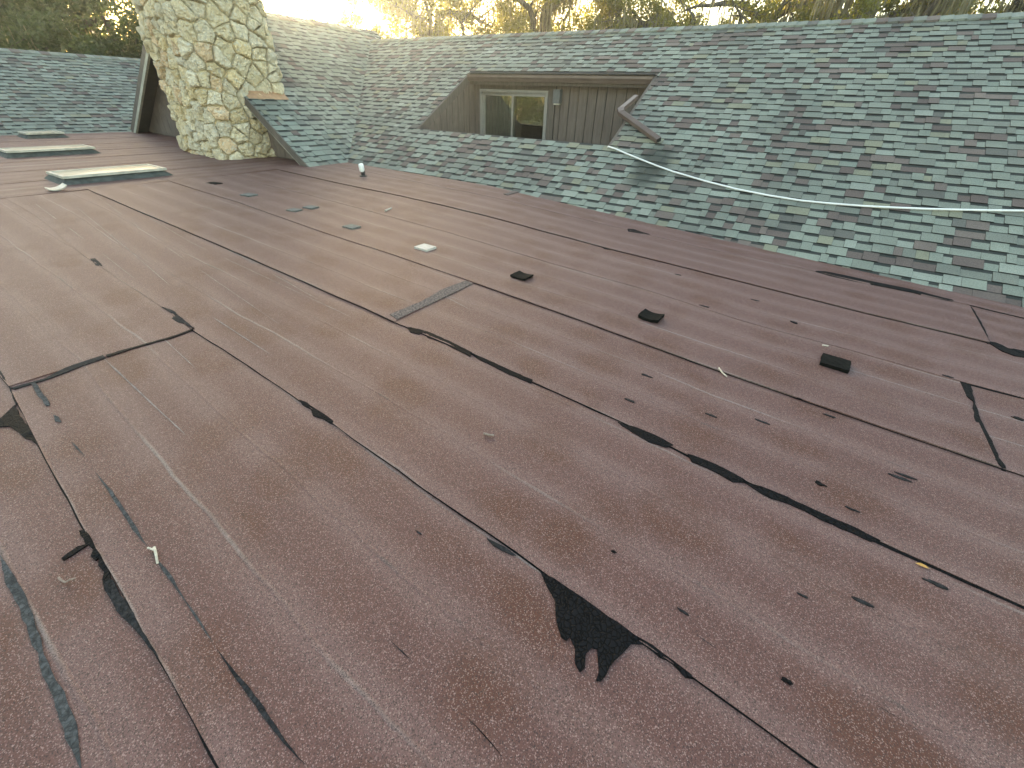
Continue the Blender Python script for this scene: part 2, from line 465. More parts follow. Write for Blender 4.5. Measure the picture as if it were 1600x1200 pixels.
def seam_fn(pts):
    pts = sorted(pts, key=lambda p: p[1])
    yy = [p[1] for p in pts]; xx = [p[0] for p in pts]
    sd = yy[0] * 3.1
    def f(y):
        if y < yy[0]: x = xx[0] + (y - yy[0]) * .03
        elif y > yy[-1]: x = xx[-1] + (y - yy[-1]) * .03
        else: x = float(np.interp(y, yy, xx))
        return x + .006 * nz(y * 2.3, sd) + .004 * nz(y * 7.1, sd)
    return f
SF = [seam_fn(s) for s in SEAMS]
s0 = SF[0]; s6 = SF[6]
LEFT = [lambda y, k=k: .05 + .02 * y - .92 * k + .008 * nz(y * 1.7, k * 5.1) for k in (4, 3, 2, 1)]
SF = LEFT + SF                     # eleven seams; the last sheet runs up under the shingles
WIDE = .92
Y_CROSS = 8.30
LIP = .008

def sheet_index(x, y):
    k = -1
    for i, f in enumerate(SF):
        if x >= f(y): k = i
    return k
def zs(x, y):
    """top of the membrane at a point"""
    if y > Y_CROSS + .02:
        k = (y - Y_CROSS) % 1.02
        return zf(x, y) + .0035 * (1 - k / 1.02) + .006
    i = sheet_index(x, y)
    if i < 0: return zf(x, y)
    u = (x - SF[i](y)) / WIDE
    return zf(x, y) + LIP * max(1 - u, 0)

def long_sheet(i, ya, yb, off):
    """ya, yb: functions of u giving the two ends"""
    f = SF[i]; g = SF[i + 1] if i + 1 < len(SF) else None
    us = [0, 0, .08, .3, .5, .7, .92, 1.0]
    n = max(int(abs(yb(0) - ya(0)) / .16), 3)
    v = []; uv = []; fc = []
    for j in range(n + 1):
        t = j / n
        for c, u in enumerate(us):
            y = ya(u) + (yb(u) - ya(u)) * t
            w = (g(y) + .03 - f(y)) if g else 6.6 - f(y)
            x = f(y) + w * u
            z = zf(x, y) + LIP * (1 - u) + (.0012 * nz(x * 4, y * 3) if 0 < u < 1 else 0)
            if c == 0: z = zf(x, y) - .001; x += .002
            v.append((x, y, z)); uv.append((w * u, y + off))
    k = len(us)
    for j in range(n):
        for c in range(k - 1):
            a = j * k + c; fc.append((a, a + 1, a + k + 1, a + k))
    fc.append(tuple(range(k))[::-1])
    return mesh('roofing_sheet', v, fc, M_MEM, flat_roof, uv=uv)

lap = {  # sheets joined end to end: line of the end lap as y at u=0 and u=1
    4: [(0.089, 3.144), (0.954, 3.095)],
    6: [(1.857, 2.155), (2.796, 2.179)],
    7: [(2.542, -1.249), (3.470, -1.252)],
    9: [(4.392, -1.578), (5.434, -1.653)],
}
for i in range(len(SF)):
    off = random.uniform(0, 50)
    far = lambda u: Y_CROSS + .06
    near = lambda u: Y_S
    if i in lap:
        (xa, ya_), (xb, yb_) = lap[i]
        mid = lambda u, a=ya_, b=yb_: a + (b - a) * u
        long_sheet(i, near, lambda u, m=mid: m(u), off)
        sh = long_sheet(i, mid, far, off + 13.3)
        for p in sh.data.vertices: p.co.z += .005
    else:
        long_sheet(i, near, far, off)

# sheets laid the other way on the far part, round the skylights and the chimney
k = 0
y = Y_CROSS
while y < Y_N - .1:
    y1 = min(y + 1.02, Y_N)
    nx = 60; v = []; uv = []; fc = []; off = random.uniform(0, 40)
    ts = [0, 0, .1, .4, .7, 1.0]
    for j in range(nx + 1):
        x = X_W + (6.6 - X_W) * j / nx
        for c, t in enumerate(ts):
            yy = y + (y1 - y + .05) * t + (.012 * nz(x * 1.3, y) if t < .2 else 0)
            z = zf(x, yy) + .006 + .0035 * (1 - t)
            if c == 0: z = zf(x, yy) + .004
            v.append((x, yy, z)); uv.append((yy - y + .1, x + off))
    q = len(ts)
    for j in range(nx):
        for c in range(q - 1):
            a = j * q + c; fc.append((a + 1, a, a + q, a + q + 1))
    mesh('roofing_sheet', v, fc, M_MEMX, flat_roof, uv=uv)
    y += 1.02

# black bitumen bleeding out along the laps
def seam_line(f, y0, y1, w0, w1, seed, mat=M_TAR):
    v = []; fc = []; y = y0; j = 0
    while y < y1:
        t = (y - y0) / (y1 - y0)
        a = .5 + .5 * nz(y * .9, seed); b = max(0, nz(y * 5.3, seed + 9)); c = max(0, nz(y * 1.6, seed + 21) - .18)
        w = w0 + (w1 - w0) * t
        ww = w * (.45 + .5 * a + .8 * b) + .022 * c * (w / .008)
        x = f(y)
        for xx, dz in ((x - ww, .0015), (x - ww * .55, .0045), (x + .004, .0055)):
            v.append((xx, y, zs(min(xx, x - .003), y) + dz))
        if j: a_ = (j - 1) * 3; fc += [(a_, a_ + 1, a_ + 4, a_ + 3), (a_ + 1, a_ + 2, a_ + 5, a_ + 4)]
        j += 1; y += .03
    mesh('tar_seam', v, fc, mat, flat_roof)

seam_line(SF[5], -1.2, 8.2, .0035, .003, 3.3)
seam_line(SF[4], -.5, 4.0, .0035, .004, 1.3)
seam_line(SF[4], 4.0, 8.2, .004, .004, 1.7, M_TARW)
seam_line(SF[6], -2.2, 1.0, .013, .008, 8.4)
seam_line(SF[6], 1.0, 8.2, .006, .003, 5.5)
seam_line(SF[7], -2.2, 8.2, .004, .003, 11.5)
seam_line(SF[8], -2.6, 3.0, .007, .006, 12.5)
seam_line(SF[8], 3.0, 8.2, .005, .004, 14.5)
seam_line(SF[9], -2.8, 8.2, .006, .005, 16.5)
seam_line(SF[10], -3.0, 8.0, .009, .005, 18.5)
seam_line(lambda y: SF[3](y), -1, 6, .006, .006, 25.5)

def splash(pts, mat, name='tar_patch', th=.004, lift=.001):
    """a flat irregular patch lying on the membrane, with a small thickness"""
    a2 = sum(pts[i][0] * pts[(i+1) % len(pts)][1] - pts[(i+1) % len(pts)][0] * pts[i][1] for i in range(len(pts)))
    if a2 < 0: pts = pts[::-1]
    fine = []
    for i in range(len(pts)):
        (x0, y0), (x1, y1) = pts[i], pts[(i + 1) % len(pts)]
        L = math.hypot(x1 - x0, y1 - y0); m = max(1, int(L / .03))
        for k in range(m):
            t = k / m; q = .006 if L > .03 else 0
            fine.append((x0 + (x1 - x0) * t + q * nz(x0 * 9 + t * 5, y0 * 9), y0 + (y1 - y0) * t + q * nz(y0 * 9, t * 5 + x0 * 7)))
    n = len(fine)
    v = [(x, y, zs(x, y) - .001) for x, y in fine] + [(x, y, zs(x, y) + lift + th) for x, y in fine]
    f = [tuple(range(n, 2 * n))] + [(i, (i + 1) % n, n + (i + 1) % n, n + i) for i in range(n)]
    o = mesh(name, v, f, mat, flat_roof)
    import bmesh
    bm = bmesh.new(); bm.from_mesh(o.data)
    bmesh.ops.triangulate(bm, faces=[q for q in bm.faces if len(q.verts) > 4]); bm.to_mesh(o.data); bm.free()
    return o

big = splash([(0.789, 0.337), (0.757, 0.295), (0.728, 0.249), (0.669, 0.211), (0.636, 0.175), (0.637, 0.158), (0.655, 0.155), (0.634, 0.127), (0.595, 0.107), (0.582, 0.085), (0.597, 0.077), (0.638, 0.092), (0.663, 0.084), (0.666, 0.066), (0.614, 0.038), (0.590, 0.037), (0.594, 0.025), (0.613, 0.020), (0.645, 0.019), (0.702, -0.001), (0.747, -0.017), (0.766, -0.048), (0.763, -0.076), (0.758, -0.101), (0.764, -0.130), (0.757, -0.158), (0.748, -0.182), (0.756, -0.201), (0.764, -0.195), (0.771, -0.137), (0.775, -0.072), (0.773, -0.017), (0.781, 0.106), (0.788, 0.216), (0.792, 0.315)], M_TAR)
big['label'] = 'large black tar splash with dripping fingers below a lap'
splash([(1.751, 0.421), (1.720, 0.332), (1.699, 0.237), (1.710, 0.156), (1.741, 0.130), (1.754, 0.197), (1.761, 0.302)], M_TAR)
splash([(1.726, 0.051), (1.689, 0.022), (1.686, -0.050), (1.678, -0.114), (1.664, -0.165), (1.694, -0.208), (1.664, -0.315), (1.680, -0.391), (1.665, -0.517), (1.660, -0.683), (1.680, -0.712), (1.691, -0.636), (1.698, -0.517), (1.704, -0.411), (1.708, -0.311), (1.701, -0.230), (1.726, -0.105), (1.729, -0.002)], M_TAR)
splash([(3.465, -1.228), (3.319, -1.246), (3.251, -1.274), (3.027, -1.238), (2.861, -1.235), (2.739, -1.252), (2.612, -1.248), (2.552, -1.262), (2.552, -1.278), (2.649, -1.267), (2.805, -1.270), (3.032, -1.266), (3.276, -1.285), (3.498, -1.307)], M_TAR)
splash([(5.377, -1.633), (5.170, -1.617), (4.678, -1.587), (4.382, -1.563), (4.410, -1.580), (4.742, -1.616), (5.252, -1.656), (5.398, -1.656)], M_TAR)
splash([(4.674, -1.510), (4.481, -1.489), (4.413, -1.535), (4.432, -1.573), (4.714, -1.584), (4.849, -1.572)], M_TARW)
splash([(4.427, -1.576), (4.285, -1.621), (4.242, -1.684), (4.266, -1.743), (4.392, -1.774), (4.386, -1.681), (4.441, -1.618)], M_TAR)
splash([(5.440, -0.368), (5.397, -0.490), (5.372, -0.666), (5.402, -0.893), (5.426, -1.192), (5.403, -1.517), (5.408, -1.566), (5.478, -1.529), (5.554, -1.206), (5.532, -0.901), (5.540, -0.640), (5.528, -0.458)], M_TAR)
splash([(5.525, 1.769), (5.425, 1.721), (5.440, 1.588), (5.492, 1.459), (5.522, 1.574), (5.574, 1.700)], M_TAR)
splash([(4.598, 1.731), (4.552, 1.672), (4.602, 1.558), (4.647, 1.634), (4.669, 1.721)], M_TAR)
splash([(1.838, 2.035), (1.800, 1.961), (1.815, 1.898), (1.848, 1.886), (1.817, 1.822), (1.826, 1.739), (1.822, 1.646), (1.810, 1.554), (1.798, 1.439), (1.837, 1.454), (1.862, 1.680), (1.871, 1.872)], M_TAR)
splash([(1.829, 1.464), (1.804, 1.368), (1.782, 1.157), (1.781, 1.055), (1.778, 0.972), (1.805, 0.980), (1.811, 1.130), (1.823, 1.306)], M_TAR)
splash([(0.889, 1.877), (0.874, 1.833), (0.881, 1.769), (0.857, 1.715), (0.870, 1.656), (0.870, 1.581), (0.886, 1.592), (0.892, 1.711), (0.896, 1.822)], M_TAR)
splash([(0.788, 0.577), (0.780, 0.541), (0.783, 0.500), (0.786, 0.459), (0.794, 0.447), (0.801, 0.497)], M_TARW)
splash([(0.080, 3.120), (0.207, 3.096), (0.305, 3.146), (0.369, 3.150), (0.480, 3.150), (0.474, 3.104), (0.371, 3.102), (0.288, 3.086), (0.206, 3.076), (0.089, 3.091)], M_TARW)
splash([(0.487, 3.142), (0.651, 3.123), (0.817, 3.099), (0.952, 3.107), (0.945, 3.088), (0.809, 3.080), (0.644, 3.105), (0.485, 3.108)], M_TAR)
splash([(0.976, 3.594), (0.968, 3.473), (0.956, 3.387), (0.935, 3.363), (0.933, 3.294), (0.935, 3.257), (0.951, 3.224), (0.943, 3.140), (0.953, 3.096), (0.969, 3.263), (0.992, 3.469)], M_TARW)
splash([(1.042, 5.076), (1.012, 4.878), (1.038, 4.811), (1.060, 4.938), (1.074, 5.064)], M_TARW)
splash([(0.049, 2.939), (0.014, 2.894), (-0.016, 2.857), (-0.036, 2.855), (-0.050, 2.794), (-0.014, 2.745), (-0.002, 2.670), (0.003, 2.595), (0.014, 2.558), (0.018, 2.497), (0.024, 2.544), (0.033, 2.658), (0.037, 2.787)], M_TAR)
splash([(-0.046, 1.815), (-0.051, 1.787), (-0.050, 1.764), (-0.055, 1.729), (-0.074, 1.741), (-0.103, 1.735), (-0.121, 1.728), (-0.120, 1.714), (-0.093, 1.714), (-0.064, 1.720), (-0.050, 1.721), (-0.048, 1.683), (-0.059, 1.658), (-0.060, 1.628), (-0.046, 1.628), (-0.060, 1.595), (-0.059, 1.556), (-0.074, 1.528), (-0.081, 1.496), (-0.084, 1.477), (-0.076, 1.447), (-0.057, 1.509), (-0.043, 1.596), (-0.038, 1.677), (-0.033, 1.754), (-0.033, 1.801)], M_TAR)
splash([(-0.067, 1.535), (-0.083, 1.486), (-0.084, 1.430), (-0.089, 1.371), (-0.084, 1.300), (-0.083, 1.236), (-0.081, 1.175), (-0.082, 1.111), (-0.085, 1.058), (-0.082, 1.083), (-0.074, 1.174), (-0.068, 1.287), (-0.061, 1.420), (-0.054, 1.498)], M_TARW)
splash([(0.086, 3.346), (0.085, 3.253), (0.075, 3.129), (0.052, 2.936), (0.057, 2.928), (0.069, 3.037), (0.086, 3.191), (0.098, 3.363)], M_TARW)
splash([(0.153, 3.102), (0.139, 2.972), (0.139, 2.901), (0.132, 2.802), (0.147, 2.795), (0.156, 2.879), (0.159, 2.975), (0.167, 3.078)], M_BARE)
splash([(0.127, 2.691), (0.119, 2.626), (0.133, 2.595), (0.138, 2.651)], M_BARE)
# the long worn tracks where the granules have been rubbed away
def track(line, w, mat, seed, name='worn_track', gap=0.0):
    v = []; fc = []; pts = []
    for i in range(len(line) - 1):
        (x0, y0), (x1, y1) = line[i], line[i + 1]
        m = max(2, int(math.hypot(x1 - x0, y1 - y0) / .02))
        pts += [(x0 + (x1 - x0) * k / m, y0 + (y1 - y0) * k / m) for k in range(m)]
    NP = len(pts)
    for j, (x, y) in enumerate(pts):
        a = w * (.75 + .7 * nz(y * 6, seed) + .5 * nz(y * 23, seed)); b = w * (.75 + .7 * nz(y * 5, seed + 7) + .5 * nz(y * 19, seed + 7))
        k_ = 1 if not gap else max(0.02, min(1, (nz(y * 2.1, seed + 40) + gap) * 4))
        k_ *= min(1, (j + .05) * .16, (NP - 1 - j + .05) * .16)
        a = max(a, .0015) * k_; b = max(b, .0015) * k_
        for xx in (x - a, x + b): v.append((xx, y, zs(xx, y) + .0025))
        if j: q = 2 * (j - 1); fc.append((q, q + 1, q + 3, q + 2))
    mesh(name, v, fc, mat, flat_roof)
track([(-0.230, 1.922), (-0.237, 1.767), (-0.242, 1.647), (-0.253, 1.495), (-0.265, 1.352), (-0.269, 1.231), (-0.279, 1.129), (-0.292, 1.009), (-0.298, 0.954)], .0125, M_BARE, 2.2)
track([(0.109, 2.406), (0.107, 2.218)], .008, M_BARE, 6.2, gap=.5)
track([(0.099, 2.110), (0.089, 1.923), (0.075, 1.743), (0.064, 1.581), (0.063, 1.518)], .007, M_BARE, 8.2, gap=.5)
track([(0.063, 1.517), (0.048, 1.310), (0.037, 1.145), (0.026, 1.008)], .008, M_BARE, 10.2, gap=.5)
track([(0.026, 1.008), (0.019, 0.899), (0.016, 0.785), (0.011, 0.722), (0.008, 0.645), (0.008, 0.588), (0.014, 0.533)], .007, M_TARW, 12.2, gap=.5)
track([(0.341, 0.861), (0.341, 0.797)], .006, M_TARW, 1.1, gap=.5)
track([(0.330, 0.622), (0.326, 0.550), (0.324, 0.483)], .005, M_TARW, 1.9, gap=.5)
track([(0.310, 0.311), (0.307, 0.258), (0.301, 0.202), (0.290, 0.135)], .005, M_TAR, 2.9, gap=.5)
track([(0.990, -0.613), (0.990, -0.668), (0.984, -0.778)], .003, M_TARW, 3.9, gap=.5)
track([(0.889, -0.176), (0.883, -0.227), (0.877, -0.276)], .008, M_TARW, 5.9, gap=.5)
for q, w in (([(2.978, 6.249), (3.061, 4.951), (2.846, 3.356), (2.719, 2.269)], .004), ([(2.801, 6.571), (2.790, 4.821), (2.542, 3.242), (2.410, 2.166), (2.305, 1.683)], .004), ([(2.309, 6.494), (2.144, 4.881), (2.095, 3.347), (2.034, 2.138)], .004),
             ([(2.074, 7.299), (1.816, 4.973), (1.739, 3.272), (1.701, 2.413)], .003), ([(2.287, 7.745), (1.974, 4.802), (1.744, 2.870)], .0035), ([(1.979, 7.749), (1.655, 5.401), (1.453, 3.778), (1.322, 2.710)], .003),
             ([(1.679, 7.766), (1.353, 5.177), (1.129, 3.539), (1.109, 3.193), (1.059, 2.365)], .003), ([(1.372, 7.761), (1.224, 5.860), (1.077, 4.261)], .003), ([(0.954, 6.404), (0.835, 4.341), (0.776, 3.109), (0.722, 2.571)], .003),
             ([(0.589, 5.550), (0.525, 4.169), (0.471, 3.181), (0.446, 2.625), (0.420, 2.028)], .0035), ([(4.079, 6.999), (3.936, 5.030), (3.750, 3.246), (3.571, 2.281)], .003), ([(4.388, 6.152), (4.403, 4.532), (4.311, 2.952)], .003), ([(-0.064, 2.581), (0.155, 2.742)], .0001)):
    if w > .001: track(q, w, M_DUST, q[0][0] * 3.3, 'dust_line', .35)
track([(3.223, 1.607), (3.275, 0.823), (3.329, 0.042), (3.304, -0.483)], .045, M_STAIN, 31.0, 'pipe_stain', .15)
track([(3.101, -0.649), (3.092, -0.980), (3.091, -1.305)], .045, M_STAIN, 33.0, 'pipe_stain', .15)
for s, w in (("800,303 830,300", .05), ("625,492 690,462 738,444", .055)):
    q = [(1.867, 2.159), (2.780, 2.175)] if w > .052 else [(5.919, 3.904), (6.226, 3.896)]
    (x0, y0), (x1, y1) = q
    d = .11 if w > .052 else .10
    splash([(x0, y0), (x1, y1), (x1 + .01, y1 + d * .8), (x0 * .3 + x1 * .7, y0 * .3 + y1 * .7 + d * 1.05), (x0 * .6 + x1 * .4, y0 * .6 + y1 * .4 + d * .75), (x0 + .02, y0 + d * .9)], M_SCUFF, 'worn_patch', .0015, .008)
SPOTS = [
    ([(3.015, -0.001)][0], .035, M_TAR), ([(3.399, 1.919)][0], .04, M_TARW), ([(3.313, 0.679)][0], .035, M_TARW), ([(3.033, -0.535)][0], .05, M_TAR),
    ([(3.482, 3.175)][0], .05, M_TARW), ([(1.338, -0.645)][0], .03, M_TARW), ([(1.583, -0.880)][0], .035, M_TARW), ([(0.909, -0.439)][0], .014, M_TAR),
    ([(1.014, 0.152)][0], .009, M_TAR), ([(2.763, -0.845)][0], .03, M_TARW), ([(1.241, -0.462)][0], .014, M_TARW), ([(0.938, -0.127)][0], .016, M_TARW),
    ([(2.615, -0.399)][0], .028, M_TAR), ([(2.168, -0.821)][0], .035, M_TARW), ([(1.889, -0.500)][0], .022, M_TAR), ([(1.802, -0.622)][0], .022, M_TARW),
    ([(2.202, -0.849)][0], .03, M_TARW), ([(2.115, 0.025)][0], .025, M_TARW), ([(2.285, 0.442)][0], .03, M_TARW), ([(1.968, 0.431)][0], .03, M_TARW),
    ([(2.229, -0.219)][0], .028, M_TARW), ([(2.529, -0.531)][0], .028, M_TARW), ([(3.786, -0.273)][0], .03, M_TAR), ([(3.632, 0.388)][0], .03, M_TARW),
    ([(4.715, -0.685)][0], .025, M_TARW), ([(3.420, -0.875)][0], .03, M_TARW), ([(3.518, -1.194)][0], .03, M_TARW), ([(3.188, -1.464)][0], .03, M_TAR),
    ([(0.660, 0.802)][0], .012, M_TARW), ([(2.899, -1.076)][0], .025, M_TARW), ([(4.083, 0.048)][0], .03, M_TARW), ([(4.278, 0.774)][0], .03, M_TARW),
]
for (x, y), r, mt in SPOTS:
    pts = []
    a0 = random.uniform(0, 6)
    for k in range(12):
        a = 2 * math.pi * k / 12; q = 1 + .7 * nz(math.cos(a) * 1.3 + a0, math.sin(a) * 1.3 + x * 7)
        pts.append((x + r * (.55 if mt is M_TAR else .26) * q * math.cos(a), y + r * (1.0 if mt is M_TAR else 1.15) * q * math.sin(a)))
    splash(pts, mt, 'tar_spot', .003)

# ------------------------------------------------------------------ shingles
PAL = [((0.206, 0.240, 0.210), 30), ((0.184, 0.214, 0.189), 28), ((0.156, 0.176, 0.157), 16), ((0.214, 0.224, 0.170), 7),
       ((0.236, 0.272, 0.244), 6), ((0.120, 0.096, 0.090), 11), ((0.150, 0.125, 0.115), 11), ((0.112, 0.116, 0.108), 6), ((0.192, 0.232, 0.205), 10)]
PC = [p[0] for p in PAL]; PW = [p[1] for p in PAL]
WIDTHS = [.08, .115, .15, .195, .25]
EXPO = .143

SHADE = (0.030, 0.036, 0.035)      # the dark granule band printed on the lower ply of a laminated shingle
def tab_geo(w, high):
    t = .013 if high else .006
    g = .0015; e = EXPO + .012; m = EXPO * (.97 if high else .71); tm = t + (.001 - t) * m / e
    v = [(g, 0, 0), (w - g, 0, 0), (g, 0, t), (w - g, 0, t), (g, 0, t), (w - g, 0, t), (g, m, tm), (w - g, m, tm),
         (g, m, tm), (w - g, m, tm), (g, e, .001), (w - g, e, .001)]
    f = [(0, 1, 3, 2), (4, 5, 7, 6), (8, 9, 11, 10), (0, 2, 6), (1, 7, 3)]
    return v, f
BUTT = (0.016, 0.018, 0.018)
def tab_col(c, high): return [BUTT] * 4 + [c] * 4 + [SHADE] * 4
TAB_MESH = {}
def tab_mesh(wi, high, ci):
    k = (wi, high, ci)
    if k not in TAB_MESH:
        v, f = tab_geo(WIDTHS[wi], high)
        me = bpy.data.meshes.new('shingle'); me.from_pydata(v, [], f); me.materials.append(M_SH)
        at = me.color_attributes.new('Col', 'FLOAT_COLOR', 'POINT')
        c = np.ones((12, 4), np.float32); c[:, :3] = tab_col(PC[ci], high)
        at.data.foreach_set('color', c.ravel()); TAB_MESH[k] = me
    return TAB_MESH[k]

def in_view(p):
    d = Vector(p); z = d.dot(FWD)
    if z < .1: return None
    x = 800 + 650 * d.dot(RIGHT) / z; y = 600 + 650 * d.dot(DOWN) / z
    return (x, y, z) if -20 < x < 1620 and -20 < y < 1220 else None

def shingle_roof(root, O, U, N, spans, ncourse, seed, keep=300, skip=3, wts=None):
    """O: eave origin, U: along the eave, N: normal; spans(v) -> [(u0,u1)] for a course"""
    rnd = random.Random(seed)
    O = Vector(O); U = Vector(U).normalized(); N = Vector(N).normalized(); Vd = N.cross(U).normalized()
    tabs = []
    for k in range(ncourse):
        v = k * EXPO
        for u0, u1 in spans(v):
            u = u0 - rnd.uniform(0, .09); high = rnd.random() < .5; ci = None
            while u < u1 - .01:
                wi = rnd.choices(range(5), [2, 3, 4, 3, 2])[0]
                if rnd.random() < .9 or ci is None: ci = rnd.choices(range(len(PC)), wts or PW)[0]
                w = WIDTHS[wi]
                a, b = max(u, u0), min(u + w, u1)
                if b - a > .012: tabs.append((a, k, wi, high, ci, b - a))
                u += w; high = (not high) if rnd.random() < .85 else high
    best = []
    for i, (u, k, wi, high, ci, w) in enumerate(tabs):
        p = O + U * (u + w / 2) + Vd * (k * EXPO + EXPO / 2)
        q = in_view(p)
        if q and abs(w - WIDTHS[wi]) < 1e-6 and k > skip: best.append((WIDTHS[wi] / p.length ** 2 * abs(p.normalized().dot(N)), i))
    best.sort(reverse=True); solo = set(i for _, i in best[:keep])
    R = Matrix((U, Vd, N)).transposed().to_4x4()
    sv = []; sf = []; scol = []
    for i, (u, k, wi, high, ci, w) in enumerate(tabs):
        p = O + U * u + Vd * (k * EXPO) + N * (.0015 * rnd.random())
        if i in solo:
            o = bpy.data.objects.new('shingle', tab_mesh(wi, high, ci)); COL.objects.link(o)
            o.parent = root; o.matrix_local = Matrix.Translation(p - BASE[root]) @ R
        else:
            v, f = tab_geo(w, high); n = len(sv)
            for a, b, c in v: sv.append(p + U * a + Vd * b + N * c)
            sf += [tuple(n + q for q in g) for g in f]
            j = rnd.uniform(.9, 1.1)
            scol += tab_col(tuple(x * j for x in PC[ci]), high)
    o = mesh('shingle_field', sv, sf, M_SH, root, col=scol)
    o['kind'] = 'stuff'

def ridge_caps(root, A, B, up=(0, 0, 1), wid=.14, drop=.06, seed=1, step=.16):
    rnd = random.Random(seed); A = Vector(A); B = Vector(B); d = (B - A).normalized(); L = (B - A).length
    sd = d.cross(Vector(up)).normalized(); up = sd.cross(d)
    k = 0
    while k * step < L:
        p = A + d * (k * step); q = A + d * min((k + 1) * step + .02, L + .05)
        h0, h1 = .022, .010
        v = []
        for e, h in ((p, h0), (q, h1)):
            v += [e - sd * wid - up * (drop + .02 - h * .6), e - sd * wid + up * (h - drop), e + up * (h + .004), e + sd * wid + up * (h - drop), e + sd * wid - up * (drop + .02 - h * .6)]
        f = [(0, 1, 6, 5), (1, 2, 7, 6), (2, 3, 8, 7), (3, 4, 9, 8), (4, 3, 2, 1, 0), (5, 6, 7, 8, 9)]
        c = PC[rnd.choices(range(len(PC)), PW)[0]]
        mesh('ridge_cap', v, f, M_SH, root, col=[c] * 10)
        k += 1

# main roof: eave along Y at x=6.1, rising to +X
M1 = .57; XE, ZE = 6.1, -1.33
def zmain(x): return ZE + M1 * (x - XE)
XR = 10.62; ZR = zmain(XR)
c1 = math.cos(math.atan(M1))
DX0, DX1, DY0, DY1 = 7.36, 9.21, 2.90, 7.20        # the recess cut into the slope
YN0, YN1 = -5.0, 12.4
MW = .68; YW, ZW = 8.12, -1.24                      # the wing slope
def zwing(y): return ZW + MW * (y - YW)
main_roof = thing('shingle_roof', (XE, 3, ZE), 'long grey-green shingled roof slope holding the recessed dormer', 'roof')
deck = MB()
def slab(x0, x1, y0, y1, t=.16):
    deck.add([(x0, y0, zmain(x0) - .004), (x1, y0, zmain(x1) - .004), (x1, y1, zmain(x1) - .004), (x0, y1, zmain(x0) - .004),
              (x0, y0, zmain(x0) - t), (x1, y0, zmain(x1) - t), (x1, y1, zmain(x1) - t), (x0, y1, zmain(x0) - t)],
             [(0, 3, 2, 1), (4, 5, 6, 7), (0, 1, 5, 4), (1, 2, 6, 5), (2, 3, 7, 6), (3, 0, 4, 7)])
slab(5.6, DX0, YN0, 12.2); slab(DX1, XR, YN0, 12.2); slab(DX0, DX1, YN0, DY0); slab(DX0, DX1, DY1, 12.2)
deck.add([(XR, YN0, ZR - .004), (XR + 6, YN0, ZR - 3.4), (XR + 6, 12.2, ZR - 3.4), (XR, 12.2, ZR - .004)], [(0, 1, 2, 3)])
deck.build('roof_deck', M_DECK, main_roof)
x_start = 5.55
def spans_main(v):
    x = x_start + v * c1 + .06
    if x > XR + .03: return []
    ytop = YW + (zmain(x) - ZW) / MW + .25
    a, b = YN0, min(max(ytop, 8.2), 12.3)
    if DX0 + .035 < x < DX1 + .03: return [(-b, -(DY1)), (-(DY0), -a)]
    return [(-b, -a)]
shingle_roof(main_roof, (x_start, 0, zmain(x_start)), (0, -1, 0), (-M1, 0, 1), spans_main, 42, 5)
ridge_caps(main_roof, (XR, YN0, ZR), (XR, 12.0, ZR), seed=3)

# the wing: eave along X at y=8.12, rising to +Y; gable end towards -X
ZWR = 1.46; YR = YW + (ZWR - ZW) / MW; XG = 5.41
wing = thing('wing_roof', (8, YW, ZW), 'cross wing roof slope right of the stone chimney, meeting a valley', 'roof')
cw = math.cos(math.atan(MW))
d2 = MB()
def wslab(x0, x1, y0, y1, t=.14):
    d2.add([(x0, y0, zwing(y0) - .004), (x1, y0, zwing(y0) - .004), (x1, y1, zwing(y1) - .004), (x0, y1, zwing(y1) - .004),
            (x0, y0, zwing(y0) - t), (x1, y0, zwing(y0) - t), (x1, y1, zwing(y1) - t), (x0, y1, zwing(y1) - t)],
           [(0, 1, 2, 3), (7, 6, 5, 4), (4, 5, 1, 0), (5, 6, 2, 1), (6, 7, 3, 2), (7, 4, 0, 3)])
wslab(XG, 11.1, 7.9, YR)
d2.add([(XG, YR, ZWR - .004), (11.1, YR, ZWR - .004), (11.1, 15.9, ZWR - MW * (15.9 - YR)), (XG, 15.9, ZWR - MW * (15.9 - YR)),
        (XG, YR, ZWR - .15), (11.1, YR, ZWR - .15), (11.1, 15.9, ZWR - .15 - MW * (15.9 - YR)), (XG, 15.9, ZWR - .15 - MW * (15.9 - YR))],
       [(0, 1, 2, 3), (7, 6, 5, 4), (3, 7, 4, 0), (1, 5, 6, 2), (2, 6, 7, 3)])
d2.build('roof_deck', M_DECK, wing)
y_start = 7.9
def spans_wing(v):
    y = y_start + v * cw + .06
    if y > YR + .03: return []
    xv = XE + (zwing(y) - ZE) / M1 + .3
    return [(XG - .02, min(max(xv, 6.6), 11.15))]
shingle_roof(wing, (0, y_start, zwing(y_start)), (1, 0, 0), (0, -MW, 1), spans_wing, 36, 9, wts=[32, 28, 13, 4, 8, 3, 5, 3, 12])  # fewer brown tabs: the pale veil of glare is put into the colours
ridge_caps(wing, (XG, YR, ZWR), (10.1, YR, ZWR), seed=4)
ridge_caps(wing, (10.1, YR, ZWR), (11.05, YR - .1, ZR + .06), seed=6)
